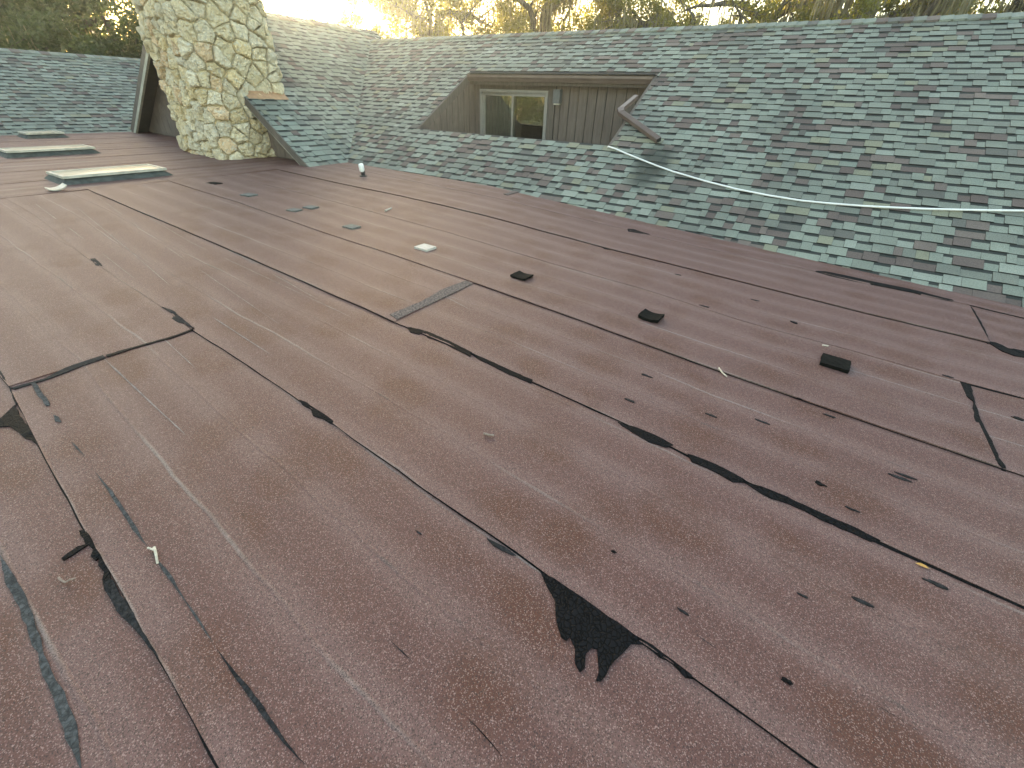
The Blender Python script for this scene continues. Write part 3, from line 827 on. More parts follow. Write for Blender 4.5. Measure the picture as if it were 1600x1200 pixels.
# barge boards along both rakes of the gable, towards the camera side
def rake(y0, y1, zfun, off0, off1, x, th, mat, name):
    b = MB()
    v = []
    for xx in (x - th, x):
        for yy in (y0, y1):
            v += [(xx, yy, zfun(yy) - off0), (xx, yy, zfun(yy) - off1)]
    b.add(v, [(0, 2, 3, 1), (4, 5, 7, 6), (0, 4, 6, 2), (1, 3, 7, 5), (0, 1, 5, 4), (2, 6, 7, 3)])
    return b.build(name, mat, wing)
zback = lambda y: ZWR - MW * (y - YR)
rake(YR, 15.72, zback, -.015, .20, XG - .004, .035, M_TRIM, 'barge_board')
rake(YR, 15.72, zback, .205, .30, XG - .03, .05, M_TRIML, 'rake_trim')
rake(YW - .12, 9.78, zwing, -.006, .15, XG - .004, .035, M_TRIM, 'barge_board')
rake(YW - .12, 9.78, zwing, .155, .20, XG + .02, .03, M_TRIML, 'rake_trim')
# gable wall under the overhang
gw = MB(); XW = 5.72
gw.add([(XW, 8.3, zf(5.7, 8.3) - .05), (XW, 15.6, zf(5.7, 15.6) - .05), (XW, YR, ZWR - .16),
        (XW + .12, 8.3, zf(5.7, 8.3) - .05), (XW + .12, 15.6, zf(5.7, 15.6) - .05), (XW + .12, YR, ZWR - .16)],
       [(0, 2, 1), (3, 4, 5), (0, 1, 4, 3), (1, 2, 5, 4), (2, 0, 3, 5)])
gable = thing('gable_wall', (XW, 12, -1.2), 'dark brown gable wall in shade behind the stone chimney', 'wall')
gw.build('sheathing', M_TRIM, gable)
y = 8.45
while y < 15.5:
    y1 = min(y + .30, 15.55)
    if y < YR < y1: y1 = YR
    zt = lambda q: (zwing(q) if q < YR else zback(q)) - .17
    v = []
    for xx in (XW - .018, XW - .0):
        for yy in (y + .004, y1 - .004):
            v += [(xx, yy, zf(5.7, yy) + .03), (xx, yy, max(zt(yy), zf(5.7, yy) + .04))]
    MB().add(v, [(0, 1, 3, 2), (4, 6, 7, 5), (0, 4, 5, 1), (2, 3, 7, 6), (1, 5, 7, 3)]).build('siding_board', M_SIDE, gable)
    y = y1

# the farther roof on the left
ML = .54; YL, ZL = 15.82, -1.07
zleft = lambda y: ZL + ML * (y - YL)
YLR = 18.98
left = thing('far_roof', (3, YL, ZL), 'low grey shingled roof at far left behind the skylights', 'roof')
d3 = MB()
d3.add([(-4.5, 15.6, zleft(15.6) - .004), (9.5, 15.6, zleft(15.6) - .004), (9.5, YLR, zleft(YLR) - .004), (-4.5, YLR, zleft(YLR) - .004),
        (-4.5, YLR + 4, zleft(YLR) - 2.2), (9.5, YLR + 4, zleft(YLR) - 2.2), (-4.5, YLR + 4, -CZ), (9.5, YLR + 4, -CZ)],
       [(0, 1, 2, 3), (3, 2, 5, 4), (4, 5, 7, 6)])
d3.build('roof_deck', M_DECK, left)
cl = math.cos(math.atan(ML))
def spans_left(v):
    y = 15.62 + v * cl + .05
    if y > YLR + .02: return []
    return [(-4.5, 9.4)]
shingle_roof(left, (0, 15.62, zleft(15.62)), (1, 0, 0), (0, -ML, 1), spans_left, 27, 12, wts=[32, 28, 14, 3, 8, 3, 5, 4, 12])  # brown tabs thinned here too, imitating contrast flattened by glare
ridge_caps(left, (-4.5, YLR, zleft(YLR)), (9.4, YLR, zleft(YLR)), seed=14, step=.2)

# ------------------------------------------------------------------ the stone chimney
CX0, CX1, CY0, CY1, CR = 4.74, 6.26, 9.84, 11.42, .24
CZ0, CZ1 = -1.3, 3.1
chimney = thing('stone_chimney', (5.5, 10.6, -1.2), 'tall cream fieldstone chimney rising past the top of the picture', 'chimney')
L1 = CY1 - CY0 - CR; L2 = CR * math.pi / 2; L3 = CX1 - CX0 - CR; L4 = CY1 - CY0
def wrap(s, d):
    """perimeter position and outward offset -> plan point"""
    if s < L1: return (CX0 - d, CY1 - s)
    s -= L1
    if s < L2:
        a = s / CR; cx, cy = CX0 + CR, CY0 + CR; r = CR + d
        return (cx - r * math.cos(a), cy - r * math.sin(a))
    s -= L2
    if s < L3: return (CX0 + CR + s, CY0 - d)
    s -= L3
    return (CX1 + d, CY0 + s)
core = MB(); ring = [wrap(s, -.015) for s in np.concatenate([[0, L1], np.linspace(L1 + .01, L1 + L2, 8), [L1 + L2 + L3 - .001]])] + [(CX1, CY1)]
core.prism(ring, lambda x, y: CZ0, lambda x, y: CZ1)
core.build('mortar_core', M_MORT, chimney)
crnd = random.Random(21)
LT = L1 + L2 + L3 + .6
seeds = []
z = CZ0
row = 0
while z < CZ1:
    hgt = crnd.uniform(.17, .34); s = -.1 - crnd.uniform(0, .3)
    while s < LT:
        w = crnd.uniform(.16, .50)
        if s < L1: w *= .75
        if crnd.random() < .35:
            seeds.append((s + w * .3, z + hgt * crnd.uniform(.15, .4))); seeds.append((s + w * .6, z + hgt * crnd.uniform(.7, .95)))
        else:
            seeds.append((s + w / 2 + crnd.uniform(-.06, .06), z + hgt / 2 + crnd.uniform(-.10, .10)))
        s += w
    z += hgt
def clip(poly, nx, ny, c):
    out = []
    for i in range(len(poly)):
        p, q = poly[i], poly[(i + 1) % len(poly)]
        dp = p[0] * nx + p[1] * ny - c; dq = q[0] * nx + q[1] * ny - c
        if dp <= 0: out.append(p)
        if dp * dq < 0:
            t = dp / (dp - dq); out.append((p[0] + (q[0] - p[0]) * t, p[1] + (q[1] - p[1]) * t))
    return out
STC = [(.87, .76, .54), (.90, .82, .64), (.85, .70, .44), (.78, .71, .56), (.86, .64, .42), (.90, .78, .54), (.88, .80, .62), (.88, .77, .55)]
for si, (sx, sz) in enumerate(seeds):
    if not (-.05 < sx < LT): continue
    poly = [(sx - .6, sz - .6), (sx + .6, sz - .6), (sx + .6, sz + .6), (sx - .6, sz + .6)]
    for qx, qz in seeds:
        if (qx, qz) == (sx, sz) or abs(qx - sx) > .9 or abs(qz - sz) > .9: continue
        nx, ny = qx - sx, qz - sz
        poly = clip(poly, nx, ny, nx * (qx + sx) / 2 + ny * (qz + sz) / 2)
        if not poly: break
    if len(poly) < 3: continue
    poly = [(min(max(p, 0), LT), min(max(q, CZ0), CZ1)) for p, q in poly]
    # finer, wobbly outline
    out = []
    for i in range(len(poly)):
        p, q = poly[i], poly[(i + 1) % len(poly)]
        L = math.hypot(q[0] - p[0], q[1] - p[1])
        m = max(1, int(L / .045))
        for k in range(m): out.append((p[0] + (q[0] - p[0]) * k / m, p[1] + (q[1] - p[1]) * k / m))
    if len(out) < 4: continue
    cx = sum(p[0] for p in out) / len(out); cz = sum(p[1] for p in out) / len(out)
    size = sum(math.hypot(p[0] - cx, p[1] - cz) for p in out) / len(out)
    if size < .04: continue
    prot = crnd.uniform(.02, .10); tx, tz = crnd.uniform(-.3, .3), crnd.uniform(-.3, .3)
    v = []; n = len(out)
    def shrink(p, k, mg):
        dx, dz = p[0] - cx, p[1] - cz; r = math.hypot(dx, dz) + 1e-6
        j = 1 + .17 * nz(p[0] * 13 + si, p[1] * 13)
        rr = max(r * k * j - mg, r * .2); return cx + dx / r * rr, cz + dz / r * rr
    for k, mg, d in ((1, .008, -.03), (1, .012, prot * .35), (.93, .012, prot * .8), (.72, .0, prot * 1.0), (.38, .0, prot * 1.08)):
        for p in out:
            a, b = shrink(p, k, mg)
            dd = d + (tx * (a - cx) + tz * (b - cz)) * .35 * (d > 0) + (.035 * nz(a * 10, b * 10, si) + .024 * nz(a * 27, b * 27, si) if d > 0 else 0)
            x, y = wrap(min(max(a, 0), LT), dd); v.append((x, y, b))
    x, y = wrap(min(max(cx, 0), LT), prot * 1.08 + .015 * nz(cx * 9, cz * 9, si)); v.append((x, y, cz))
    f = []
    for r in range(4):
        for i in range(n): f.append((r * n + i, r * n + (i + 1) % n, (r + 1) * n + (i + 1) % n, (r + 1) * n + i))
    for i in range(n): f.append((4 * n + i, 4 * n + (i + 1) % n, 5 * n))
    cc = crnd.choice(STC); j = crnd.uniform(.85, 1.1)
    mesh('stone', v, f, M_STONE, chimney, col=[tuple(q * j for q in cc)] * len(v), smooth=False)
# terracotta flashing where the wing slope meets the front of the stack
fl = MB()
fz = lambda y: zwing(y) + .02
fl.add([(XG + .02, 9.68, fz(9.68)), (CX1 + .02, 9.68, fz(9.68)), (CX1 + .02, 9.80, fz(9.80)), (XG + .02, 9.80, fz(9.80)),
        (XG + .02, 9.68, fz(9.68) - .015), (CX1 + .02, 9.68, fz(9.68) - .015), (CX1 + .02, 9.80, fz(9.8) + .04), (XG + .02, 9.80, fz(9.8) + .04)],
       [(0, 1, 2, 3), (4, 5, 1, 0), (3, 2, 6, 7)])
fl.build('flashing', M_FLASH, chimney)

# ------------------------------------------------------------------ the recessed dormer
WX = 9.42; FZ = -1.9
dormer = thing('recessed_dormer', (9.0, 5, FZ), 'brown timber recess cut into the shingled slope under a gutter', 'dormer')
body = MB()
body.box(DX0 - .05, WX + .05, DY0 - .1, DY1 + .1, FZ - .1, FZ)                     # deck of the recess
body.box(DX0 - .06, DX0 - .012, DY0, DY1, FZ, zmain(DX0) - .17)                     # back of the sill
body.build('recess_floor', M_DECK, dormer)
def board(v8, name, mat):
    return MB().add(v8, [(0, 1, 2, 3), (7, 6, 5, 4), (0, 4, 5, 1), (1, 5, 6, 2), (2, 6, 7, 3), (3, 7, 4, 0)]).build(name, mat, dormer)
bk = MB()
bk.box(WX + .012, WX + .10, DY0 - .05, 5.22, FZ, .30); bk.box(WX + .012, WX + .10, 7.02, DY1 + .05, FZ, .30); bk.box(WX + .012, WX + .10, 5.22, 7.02, .17, .30)
bk.build('sheathing', M_DECK, dormer)
y = DY0
while y < 5.02:                                                                     # right of the door
    y1 = min(y + .203, 5.05)
    MB().box(WX - .012, WX + .010, y + .009, y1 - .009, FZ, .262).build('siding_board', M_SIDE, dormer); y = y1
MB().box(WX - .035, WX + .010, 5.06, 5.215, FZ, .262).build('door_trim', M_TRIM, dormer)
MB().box(WX - .012, WX + .010, 7.03, DY1 - .02, FZ, .262).build('siding_board', M_SIDE, dormer)
MB().box(WX - .028, WX + .009, 5.222, 7.02, .165, .262).build('door_head', M_TRIM, dormer)
x = DX0 + .02
for s, yy in ((1, DY1), (-1, DY0)):                                                 # the two cheeks
    x = DX0 - .01
    while x < WX - .02:
        x1 = min(x + .203, WX - .01)
        ya, yb = (yy - .02, yy - .002) if s > 0 else (yy + .002, yy + .02)
        zt = lambda q: zmain(min(q, DX1)) - .10
        board([(x + .008, ya, FZ), (x1 - .008, ya, FZ), (x1 - .005, yb, FZ), (x + .005, yb, FZ),
               (x + .008, ya, zt(x)), (x1 - .008, ya, zt(x1)), (x1 - .005, yb, zt(x1)), (x + .005, yb, zt(x))], 'siding_board', M_SIDE)
        x = x1
    ya, yb = (yy - .045, yy - .001) if s > 0 else (yy + .001, yy + .045)
    board([(DX0 - .1, ya, zmain(DX0 - .1) - .16), (DX1 + .02, ya, zmain(DX1 + .02) - .17), (DX1 + .02, yb, zmain(DX1 + .02) - .17), (DX0 - .1, yb, zmain(DX0 - .1) - .16),
           (DX0 - .1, ya, zmain(DX0 - .1) + .004), (DX1 + .02, ya, zmain(DX1 + .02) + .004), (DX1 + .02, yb, zmain(DX1 + .02) + .004), (DX0 - .1, yb, zmain(DX0 - .1) + .004)], 'cheek_trim', M_TRIM)
MB().box(DX1 - .018, DX1 + .008, DY0 + .05, DY1 - .05, .245, zmain(DX1) - .012).build('fascia', M_TRIM, dormer)
MB().box(DX1 + .010, WX + .10, DY0 - .04, DY1 + .04, .270, .30).build('soffit', M_TRIM, dormer)
g = MB()                                                                            # K-shaped gutter trough
prof = [(-.022, .10), (-.022, 0), (-.085, 0), (-.10, .035), (-.128, .07), (-.128, .112), (-.112, .112), (-.114, .104), (-.120, .104), (-.120, .07), (-.094, .036), (-.080, .008), (-.030, .008), (-.030, .10)]
gy = (DY0 + .05, DY1 - .05); gv = []
for yy in gy: gv += [(DX1 + a, yy, .300 + b) for a, b in prof]
n = len(prof)
g.add(gv, [tuple(range(n))] + [tuple(range(2 * n - 1, n - 1, -1))] + [(i, n + i, n + (i + 1) % n, (i + 1) % n) for i in range(n)])
g.build('gutter', M_GUT, dormer)
MB().box(DX1 - .105, DX1 - .004, DY0 + .02, DY1 - .02, zmain(DX1) - .008, zmain(DX1) - .001).build('drip_edge', M_BLK, dormer)
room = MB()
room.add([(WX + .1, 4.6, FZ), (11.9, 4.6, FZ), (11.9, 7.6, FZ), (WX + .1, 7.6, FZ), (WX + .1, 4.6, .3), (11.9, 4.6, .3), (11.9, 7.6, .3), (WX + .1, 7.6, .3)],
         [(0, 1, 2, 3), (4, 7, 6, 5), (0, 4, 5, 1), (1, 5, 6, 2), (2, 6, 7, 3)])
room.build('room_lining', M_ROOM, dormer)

door = thing('sliding_door', (WX, 6.1, FZ), 'two-panel sliding glass door with aluminium frame in the recess', 'door')
D0, D1, DT = 5.222, 7.02, .162
fr = MB()
fr.box(WX - .05, WX + .07, D0, D0 + .05, FZ, DT); fr.box(WX - .05, WX + .07, D1 - .05, D1, FZ, DT)
fr.box(WX - .05, WX + .07, D0 + .05, D1 - .05, DT - .05, DT); fr.build('frame', M_FRAME, door)
mid = 6.13
for (a, b, dx, nm) in ((D0 + .052, mid + .03, -.012, 'right'), (mid - .03, D1 - .052, .028, 'left')):
    sh = MB()
    sh.box(WX + dx, WX + dx + .03, a, a + .042, FZ + .03, DT - .052); sh.box(WX + dx, WX + dx + .03, b - .042, b, FZ + .03, DT - .052)
    sh.box(WX + dx, WX + dx + .03, a + .042, b - .042, DT - .11, DT - .052); sh.box(WX + dx, WX + dx + .03, a + .042, b - .042, FZ + .03, FZ + .11)
    s_ = sh.build('sash', M_FRAME, door)
    pane = MB().box(WX + dx + .012, WX + dx + .018, a + .042, b - .042, FZ + .11, DT - .11)
    pn = mesh('pane', pane.v, pane.f, M_GLASS, s_)
blind = MB()
for k in range(9): blind.box(WX + .16, WX + .166, mid + .06 + k * .09, mid + .13 + k * .09, FZ + .1, DT - .06)
M_BLIND = simple('blind_fabric', (0.16, 0.18, 0.165), 0.85)
tag(blind.build('vertical_blind', M_BLIND, None, (WX + .16, 6.5, FZ)), 'pale vertical blind behind the left pane of the glass door', 'blind')

lamp = thing('wall_lamp', (WX - .02, 4.98, -.04), 'small dark box lamp on the siding beside the sliding door', 'lamp')
MB().box(WX - .035, WX - .0125, 4.93, 5.03, -.03, .19).build('back_plate', M_LAMP, lamp)
b = MB(); b.box(WX - .15, WX - .036, 4.89, 5.045, -.05, .19); b.build('housing', M_LAMP, lamp)
MB().box(WX - .135, WX - .05, 4.91, 5.025, -.075, -.0505).build('lens', M_SKYFR, lamp)

# ------------------------------------------------------------------ downspout, cable
ds = thing('downspout', (7.8, 2.6, -.3), 'bent brown downspout poking over the dormer edge onto shingles', 'downspout')
A, B, C = Vector((8.62, 3.03, .10)), Vector((8.07, 3.10, -.115)), Vector((7.52, 2.17, -.455))
up = Vector((-M1, 0, 1)).normalized()
MB().bar(A, B, .075, .06, up).build('upper_pipe', M_GUT, ds)
lower = MB().bar(B + (C - B).normalized() * .03, C, .085, .065, up)
for k in (-1, 0, 1):
    sd = (C - B).normalized().cross(up).normalized()
    lower.bar(B + (C - B).normalized() * .05 + up * .034 + sd * .026 * k, C - (C - B).normalized() * .03 + up * .034 + sd * .026 * k, .010, .008, up)
lower.build('lower_pipe', M_GUT, ds)
MB().bar(B - Vector((-.05, .02, -.03)), B + (C - B).normalized() * .07, .095, .078, up).build('elbow', M_GUT, ds)
MB().bar(C - (C - B).normalized() * .01, C + (C - B).normalized() * .004, .074, .054, up).build('outlet', M_BLK, ds)

cab = [(7.354, 2.916), (7.315, 2.764), (7.241, 2.556), (7.153, 2.286), (7.060, 1.995), (6.983, 1.724), (6.875, 1.230), (6.797, 0.783), (6.756, 0.378), (6.738, 0.006), (6.750, -0.337), (6.772, -0.660), (6.806, -0.964), (6.843, -1.253), (6.884, -1.528), (6.927, -1.792), (6.972, -2.044), (7.062, -2.518), (7.150, -2.957)]
cp = [(x, y, zmain(x) + .028) for x, y in cab]
cp = [(DX0 + .15, 3.05, zmain(DX0) - .12)] + cp
tag(MB().tube(cp, .0115, 8).build('cable', M_PVC, None, (cp[1][0], cp[1][1], cp[1][2]), smooth=True), 'white cable drooping across the right shingle slope', 'cable')

# ------------------------------------------------------------------ skylights
def skylight(x0, x1, y0, y1, label, hc=.095):
    zb = zs((x0 + x1) / 2, y0)
    t = thing('skylight', ((x0 + x1) / 2, (y0 + y1) / 2, zb), label, 'skylight', 'skylights on the flat roof')
    z0 = lambda x, y: zs(x, y) - .01
    cb = MB(); e = .03
    P = [(x0 - .06, y0 - .06), (x1 + .06, y0 - .06), (x1 + .06, y1 + .06), (x0 - .06, y1 + .06)]
    Q = [(x0 + e, y0 + e), (x1 - e, y0 + e), (x1 - e, y1 - e), (x0 + e, y1 - e)]
    v = [(x, y, z0(x, y)) for x, y in P] + [(x, y, z0(x, y) + hc * .8) for x, y in Q]
    cb.add(v, [(0, 1, 5, 4), (1, 2, 6, 5), (2, 3, 7, 6), (3, 0, 4, 7), (4, 5, 6, 7)]); cb.build('curb', M_CURB, t)
    za, zt = zb + hc * .78, zb + hc + .012
    f = MB(); w = .045
    for a, b, c, d in ((x0, x1, y0, y0 + w), (x0, x1, y1 - w, y1), (x0, x0 + w, y0 + w, y1 - w), (x1 - w, x1, y0 + w, y1 - w)):
        f.box(a, b, c, d, za, zt)
    f.build('frame', M_SKYFR, t)
    nx, ny = 14, 8; v = []; fc = []
    for j in range(ny + 1):
        for i in range(nx + 1):
            a, b = i / nx, j / ny
            v.append((x0 + w + (x1 - x0 - 2 * w) * a, y0 + w + (y1 - y0 - 2 * w) * b, zt - .010 + .022 * (math.sin(math.pi * a) * math.sin(math.pi * b)) ** .5))
    for j in range(ny):
        for i in range(nx): q = j * (nx + 1) + i; fc.append((q, q + 1, q + nx + 2, q + nx + 1))
    mesh('dome', v, fc, M_ACR, t, smooth=True)
skylight(1.97, 3.27, 8.80, 9.46, 'nearest of the three low skylights, its dome streaked with dirt')
skylight(2.12, 3.37, 11.93, 12.52, 'middle skylight of three on the flat roof, cut by the left edge')
skylight(3.12, 3.78, 14.93, 15.50, 'smallest and farthest skylight, just before the far shingled roof')

fx, fy = 1.78, 8.46
v = []; fc = []
for i in range(9):
    for j in range(5):
        a, b = i / 8, j / 4
        v.append((fx - .1 + .2 * a, fy - .09 + .15 * b, zs(fx, fy) + .018 + .035 * (a - .35) ** 2 * 3 + .012 * b))
for i in range(8):
    for j in range(4): q = i * 5 + j; fc.append((q, q + 5, q + 6, q + 1))
n = len(v); v += [(x, y, z - .012) for x, y, z in v]; fc += [tuple(n + q for q in f[::-1]) for f in fc]
for ring_ in ([i * 5 for i in range(9)], [i * 5 + 4 for i in range(9)], list(range(5)), list(range(40, 45))):
    for a, b in zip(ring_, ring_[1:]): fc.append((a, b, b + n, a + n))
tag(mesh('curled_flap', v, fc, M_SKYFR, None, (fx, fy, zs(fx, fy)), True), 'curled pale grey scrap lying in front of the nearest skylight', 'scrap')

# ------------------------------------------------------------------ pads that once carried a pipe, in a row along the roof
def pad(c, w, d, rot, mat, th, label, warp=.0, group='pads in a row across the flat roof', name='roof_pad'):
    x, y = c; zb = zs(x, y)
    v = []; fc = []; N = 6
    for s in (0, 1):
        for j in range(N + 1):
            for i in range(N + 1):
                a, b = i / N - .5, j / N - .5
                jx = .006 * nz(a * 5 + x * 3, b * 5 + y * 3); r = math.radians(rot)
                px, py = a * w + jx, b * d + jx
                z = (zb + .003 + th * s) + warp * ((2 * b) ** 2) * .5 + .003 * s * nz(a * 6 + x, b * 6)
                v.append((x + px * math.cos(r) - py * math.sin(r), y + px * math.sin(r) + py * math.cos(r), z))
    M = (N + 1) ** 2
    for j in range(N):
        for i in range(N):
            q = j * (N + 1) + i; fc.append((M + q, M + q + 1, M + q + N + 2, M + q + N + 1)); fc.append((q, q + N + 1, q + N + 2, q + 1))
    e = [list(range(N + 1)), [i * (N + 1) + N for i in range(N + 1)], [M - 1 - i for i in range(N + 1)], [i * (N + 1) for i in range(N, -1, -1)]]
    for r_ in e:
        for a, b in zip(r_, r_[1:]): fc.append((a, b, b + M, a + M))
    return tag(mesh(name, v, fc, mat, None, (x, y, zb)), label, 'pad', group)
pad((3.21, -.552), .165, .165, -4, M_RUB, .026, 'square black pad nearest the right edge of the roof', .0)
pad((3.10, .68), .145, .160, -3, M_RUB, .024, 'black pad with a curled edge between two other black pads', .03)
pad((3.185, 1.92), .145, .16, -2, M_RUB, .018, 'smaller dark grey-black pad just right of the white tile', .02)
pad((3.218, 3.14), .15, .175, 0, M_WHT, .022, 'white square tile lying on the red flat roof', 0, name='white_tile')
pad((3.227, 4.30), .13, .165, 2, M_GREY, .018, 'slate grey pad next up-roof from the white tile')
pad((3.25, 5.43), .125, .15, 10, M_GREY, .016, 'left of two grey pads lying side by side')
pad((3.485, 5.42), .135, .155, 10, M_GREY, .018, 'right of two grey pads lying side by side')
pad((3.33, 6.60), .145, .18, 12, M_GREY, .018, 'dark grey pad farthest up the row')
pad((3.43, 7.72), .12, .2, 12, M_RUB, .010, 'thin dark strip lying beyond the row of pads', name='roof_strip')

# a small capped vent by the valley
vx, vy = 5.456, 6.69; vz = zs(vx, vy)
vent = thing('vent_pipe', (vx, vy, vz), 'small white-capped pipe on a dark base by the valley', 'vent')
MB().tube([(vx, vy, vz - .01), (vx, vy, vz + .02), (vx, vy, vz + .021), (vx, vy, vz + .10)], [.075, .065, .034, .034], 12).build('base', M_BLK, vent)
MB().tube([(vx, vy, vz + .085), (vx - .01, vy, vz + .10), (vx - .015, vy, vz + .17), (vx - .022, vy, vz + .20), (vx - .024, vy, vz + .205)], [.034, .044, .046, .040, .02], 12).build('cap', M_PVC, vent, smooth=True)

# ------------------------------------------------------------------ twigs, leaves, scraps
def twig(pts, r, label, mat=M_TWIG, branch=None):
    p3 = [(x, y, zs(x, y) + r + .003 + .004 * (i % 2)) for i, (x, y) in enumerate(pts)]
    m = MB().tube(p3, [r * (1 - .25 * i / max(1, len(p3) - 1)) for i in range(len(p3))], 7)
    if branch:
        b3 = [(x, y, zs(x, y) + r + .004) for x, y in branch]; m.tube(b3, r * .7, 6)
    return tag(m.build('twig', mat, None, p3[0]), label, 'twig', 'twigs on the flat roof')
twig([(0.074, 1.514), (0.068, 1.484), (0.053, 1.438)], .0048, 'bleached forked twig on the worn line at lower left', M_TWIG, [(0.061, 1.529), (0.066, 1.513), (0.071, 1.496)])
twig([(-0.150, 1.645), (-0.148, 1.625), (-0.144, 1.609), (-0.133, 1.604), (-0.120, 1.601)], .0035, 'thin bent brown twig beside the cracked tar at lower left', M_TWIGB)
twig([(1.254, 0.932), (1.256, 0.906), (1.272, 0.883)], .006, 'short pinkish twig lying alone near the middle', M_TWIGB)
twig([(4.018, 4.598), (4.176, 4.645)], .012, 'pale chip of wood on the middle of the roof', M_WHT)
twig([(3.478, -0.475), (3.483, -0.512)], .006, 'tiny straw twig left of the rightmost black pad', M_TWIG)
twig([(2.649, 0.087), (2.608, 0.056), (2.586, 0.025)], .005, 'thin straw twig lying on the lap near the pads', M_TWIG)
lx, ly = [(1.645, -0.846)][0]
lv = []; 
for i, (a, b) in enumerate([(0, 0), (.3, .22), (.65, .26), (1, 0), (.65, -.26), (.3, -.22)]): lv.append((lx + b * .03, ly + (a - .5) * .045, zs(lx, ly) + .004 + .004 * abs(b) * 4))
tag(mesh('fallen_leaf', lv, [(0, 1, 2, 3, 4, 5)], M_LEAFD, None, (lx, ly, zs(lx, ly))), 'tiny orange dead leaf beside the lap at right', 'leaf')

# ------------------------------------------------------------------ trees beyond the roofs
def tree(pos, label, seed, height, crad, leaves, moss=0, mat=M_OAK, trunk_r=.32, zc=.62, flat=.75, clump=.75, leaf=.15, name='oak_tree', nclump=90, nlimb=7):
    rnd = random.Random(seed); g = np.random.default_rng(seed)
    x, y = pos; base = (x, y, -CZ)
    t = thing(name, base, label, 'tree', 'trees beyond the roofs')
    top = Vector((x + rnd.uniform(-.8, .8), y + rnd.uniform(-.8, .8), -CZ + height * .62))
    tr = MB(); n = 8; pts = []; rad = []
    for i in range(n + 1):
        k = i / n
        pts.append(Vector((x, y, -CZ - .1)).lerp(top, k) + Vector((.25 * nz(k * 3, seed), .25 * nz(k * 3, seed + 50), 0)))
        rad.append(trunk_r * (1.35 - .35 * min(1, k * 6)) * (1 - .55 * k))
    tr.tube(pts, rad, 10); tr.build('trunk', M_BARK, t, smooth=True)
    cen = Vector((x, y, -CZ + height * zc)); ends = []; mosspts = []
    for i in range(nlimb):
        a = 2 * math.pi * (i + rnd.uniform(-.3, .3)) / nlimb
        s = pts[rnd.randint(3, n)]
        e = cen + Vector((math.cos(a), math.sin(a), 0)) * crad * rnd.uniform(.65, .95) + Vector((0, 0, rnd.uniform(-.35, .5) * crad * flat))
        lb = MB(); lp = []; lr = []
        for j in range(8):
            k = j / 7; p = s.lerp(e, k) + Vector((nz(k * 4, i, seed), nz(k * 4, i + 9, seed), .6 * math.sin(k * math.pi) + .6 * nz(k * 5, i + 19, seed))) * .5
            lp.append(p); lr.append(trunk_r * .48 * (1 - .82 * k))
        lb.tube(lp, lr, 7)
        for j in range(2, 8):
            for q in range(2):
                b0 = lp[j]; d = Vector((rnd.uniform(-1, 1), rnd.uniform(-1, 1), rnd.uniform(-.5, .9))) * crad * rnd.uniform(.18, .4)
                bm_ = [b0 + d * kk + Vector((0, 0, .15 * nz(kk * 4, j, q))) for kk in (0, .35, .7, 1)]
                lb.tube(bm_, [lr[j] * .5 + .008, lr[j] * .35 + .008, .014, .006], 5); ends.append(bm_[-1]); ends.append(bm_[2]); mosspts += bm_[1:] + [lp[j]]
        lb.build('limb', M_BARK, t, smooth=True)
    cl = []
    for i in range(nclump):
        if i % 3 and ends: c = rnd.choice(ends) + Vector((rnd.gauss(0, .3), rnd.gauss(0, .3), rnd.gauss(0, .3)))
        else:
            while True:
                q = Vector((rnd.uniform(-1, 1), rnd.uniform(-1, 1), rnd.uniform(-1, 1)))
                if .35 < q.length < 1: break
            c = cen + Vector((q.x * crad, q.y * crad, q.z * crad * flat))
        cl.append((c, clump * rnd.uniform(.5, 1.3)))
    per = leaves // len(cl)
    C = np.repeat(np.array([tuple(c) for c, r in cl]), per, 0); R = np.repeat(np.array([r for c, r in cl]), per)
    d = g.normal(size=(len(C), 3)); d /= np.linalg.norm(d, axis=1)[:, None]; d *= (g.random(len(C)) ** .5 * R)[:, None]; d[:, 2] *= .75
    P = C + d
    a = g.normal(size=(len(P), 3)); a /= np.linalg.norm(a, axis=1)[:, None]
    b = np.cross(a, g.normal(size=(len(P), 3))); b /= np.linalg.norm(b, axis=1)[:, None]
    s = leaf * g.uniform(.6, 1.25, len(P)); A_ = a * s[:, None] * .5; B_ = b * s[:, None] * .27
    Q = np.stack([P - A_, P - A_ * .1 + B_, P + A_, P - A_ * .1 - B_], 1)
    o = quads('crown', Q, mat, t); o['kind'] = 'stuff'
    if moss:
        mp = np.array([tuple(rnd.choice(mosspts)) for _ in range(moss)]) + g.normal(0, .22, (moss, 3)) * (1, 1, .3)
        strips = []
        for p in mp:
            L = rnd.uniform(.35, 1.5); w = rnd.uniform(.012, .04); seg = 4; a = rnd.uniform(0, math.pi); dx, dy = math.cos(a) * w, math.sin(a) * w
            off = [np.array((nz(j * .7, p[0] * 9) * .07, nz(j * .7, p[1] * 9) * .07, -L * j / seg)) for j in range(seg + 1)]
            for j in range(seg):
                w0, w1 = 1 - j / seg * .8, 1 - (j + 1) / seg * .8; w0 *= 1 + .6 * nz(j * 3.1, p[0] * 5); w1 *= 1 + .6 * nz((j + 1) * 3.1, p[0] * 5)
                e = np.array((dx, dy, 0))
                strips.append([p + off[j] - e * w0, p + off[j] + e * w0, p + off[j + 1] + e * w1, p + off[j + 1] - e * w1])
        o = quads('hanging_moss', np.array(strips), M_MOSS, t); o['kind'] = 'stuff'
    return t

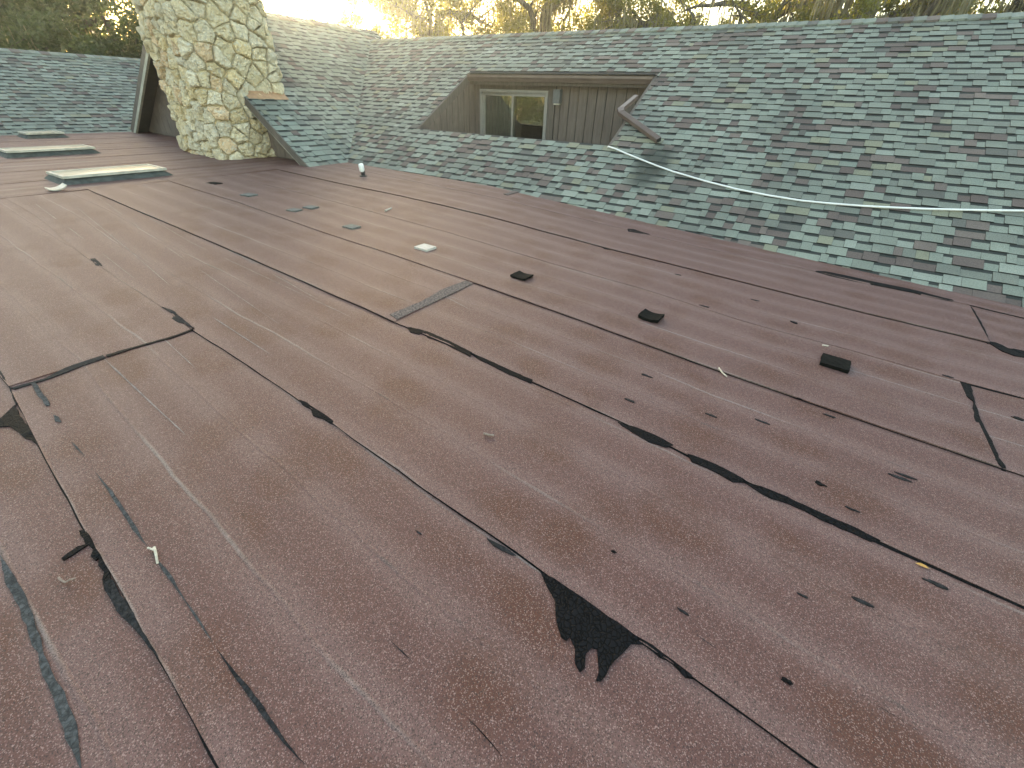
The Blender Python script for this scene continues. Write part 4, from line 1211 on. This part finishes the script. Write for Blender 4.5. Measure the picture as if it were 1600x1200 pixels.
def at(dx, dy, dist): return (dx * dist, dy * dist)
tree(at(.255, .967, 33), 'dense dark evergreen at the far left above the low roof', 31, 13.5, 5.0, 46000, 120, M_LAUREL, .3, .56, .95, 1.1, .19, 'evergreen_tree', 170)
tree(at(.360, .933, 29), 'dense shaded tree directly left of the chimney top', 32, 12.5, 4.2, 44000, 300, M_LAUREL, .28, .56, .95, 1.0, .18, 'evergreen_tree', 170)
tree(at(.615, .789, 33), 'sunlit tree behind the wing ridge, left of the bright sky gap', 33, 12.5, 3.0, 20000, 200, M_OAK, .25, .62, .9, .8, .15, 'oak_tree', 80)
tree(at(.755, .656, 31), 'broad yellow-green oak just right of the bright sky gap', 34, 15, 4.6, 30000, 900, M_OAK, .4, .60, .8, .8, .15, 'oak_tree', 120, 9)
tree(at(.870, .493, 29), 'moss-hung oak above the dormer, glowing yellow against the sun', 35, 15, 4.4, 30000, 1500, M_OAK, .42, .60, .8, .8, .15, 'oak_tree', 120, 9)
tree(at(.940, .341, 27), 'golden backlit oak above the right end of the dormer', 36, 14, 3.2, 22000, 1400, M_OAK, .38, .60, .85, .7, .14, 'oak_tree', 90, 8)
tree(at(.985, .172, 25), 'open oak with bare curving limbs and sky showing between', 37, 14, 4.0, 9000, 500, M_OAK, .36, .60, .8, .6, .14, 'oak_tree', 60, 10)
tree(at(.9985, .015, 23), 'thick grey oak draped with heavy moss above the right ridge', 38, 14, 3.0, 14000, 3600, M_OAK, .55, .60, .9, .6, .14, 'oak_tree', 70, 10)
tree(at(.985, -.14, 25), 'mossy oak at the top right corner', 39, 14, 2.6, 9000, 1400, M_OAK, .40, .60, .9, .6, .14, 'oak_tree', 60, 8)

tree((-13, 21), 'dense tree mirrored in the glass door, left of the roof', 41, 12.0, 5.5, 14000, 0, M_LAUREL, .3, .52, .95, 1.2, .2, 'evergreen_tree', 90)
tree((-20, 13), 'second dense tree mirrored in the glass door, far left', 42, 12.0, 5.5, 14000, 0, M_LAUREL, .3, .52, .95, 1.2, .2, 'evergreen_tree', 90)

# ------------------------------------------------------------------ thin misty air, added for a sun glow in place of lens glare
M_HAZE = bpy.data.materials.new('glow_haze_air'); M_HAZE.use_nodes = True
hn = M_HAZE.node_tree; hn.nodes.clear()
ho = hn.nodes.new('ShaderNodeOutputMaterial'); hv = hn.nodes.new('ShaderNodeVolumePrincipled')
hv.inputs['Color'].default_value = (0.88, 0.95, 0.96, 1); hv.inputs['Density'].default_value = HAZE; hv.inputs['Anisotropy'].default_value = 0.72
hn.links.new(hv.outputs[0], ho.inputs['Volume'])
hz = MB().box(-40, 55, -30, 60, -CZ - 1.5, 15).build('glow_haze', M_HAZE)
hz['kind'] = 'stuff'
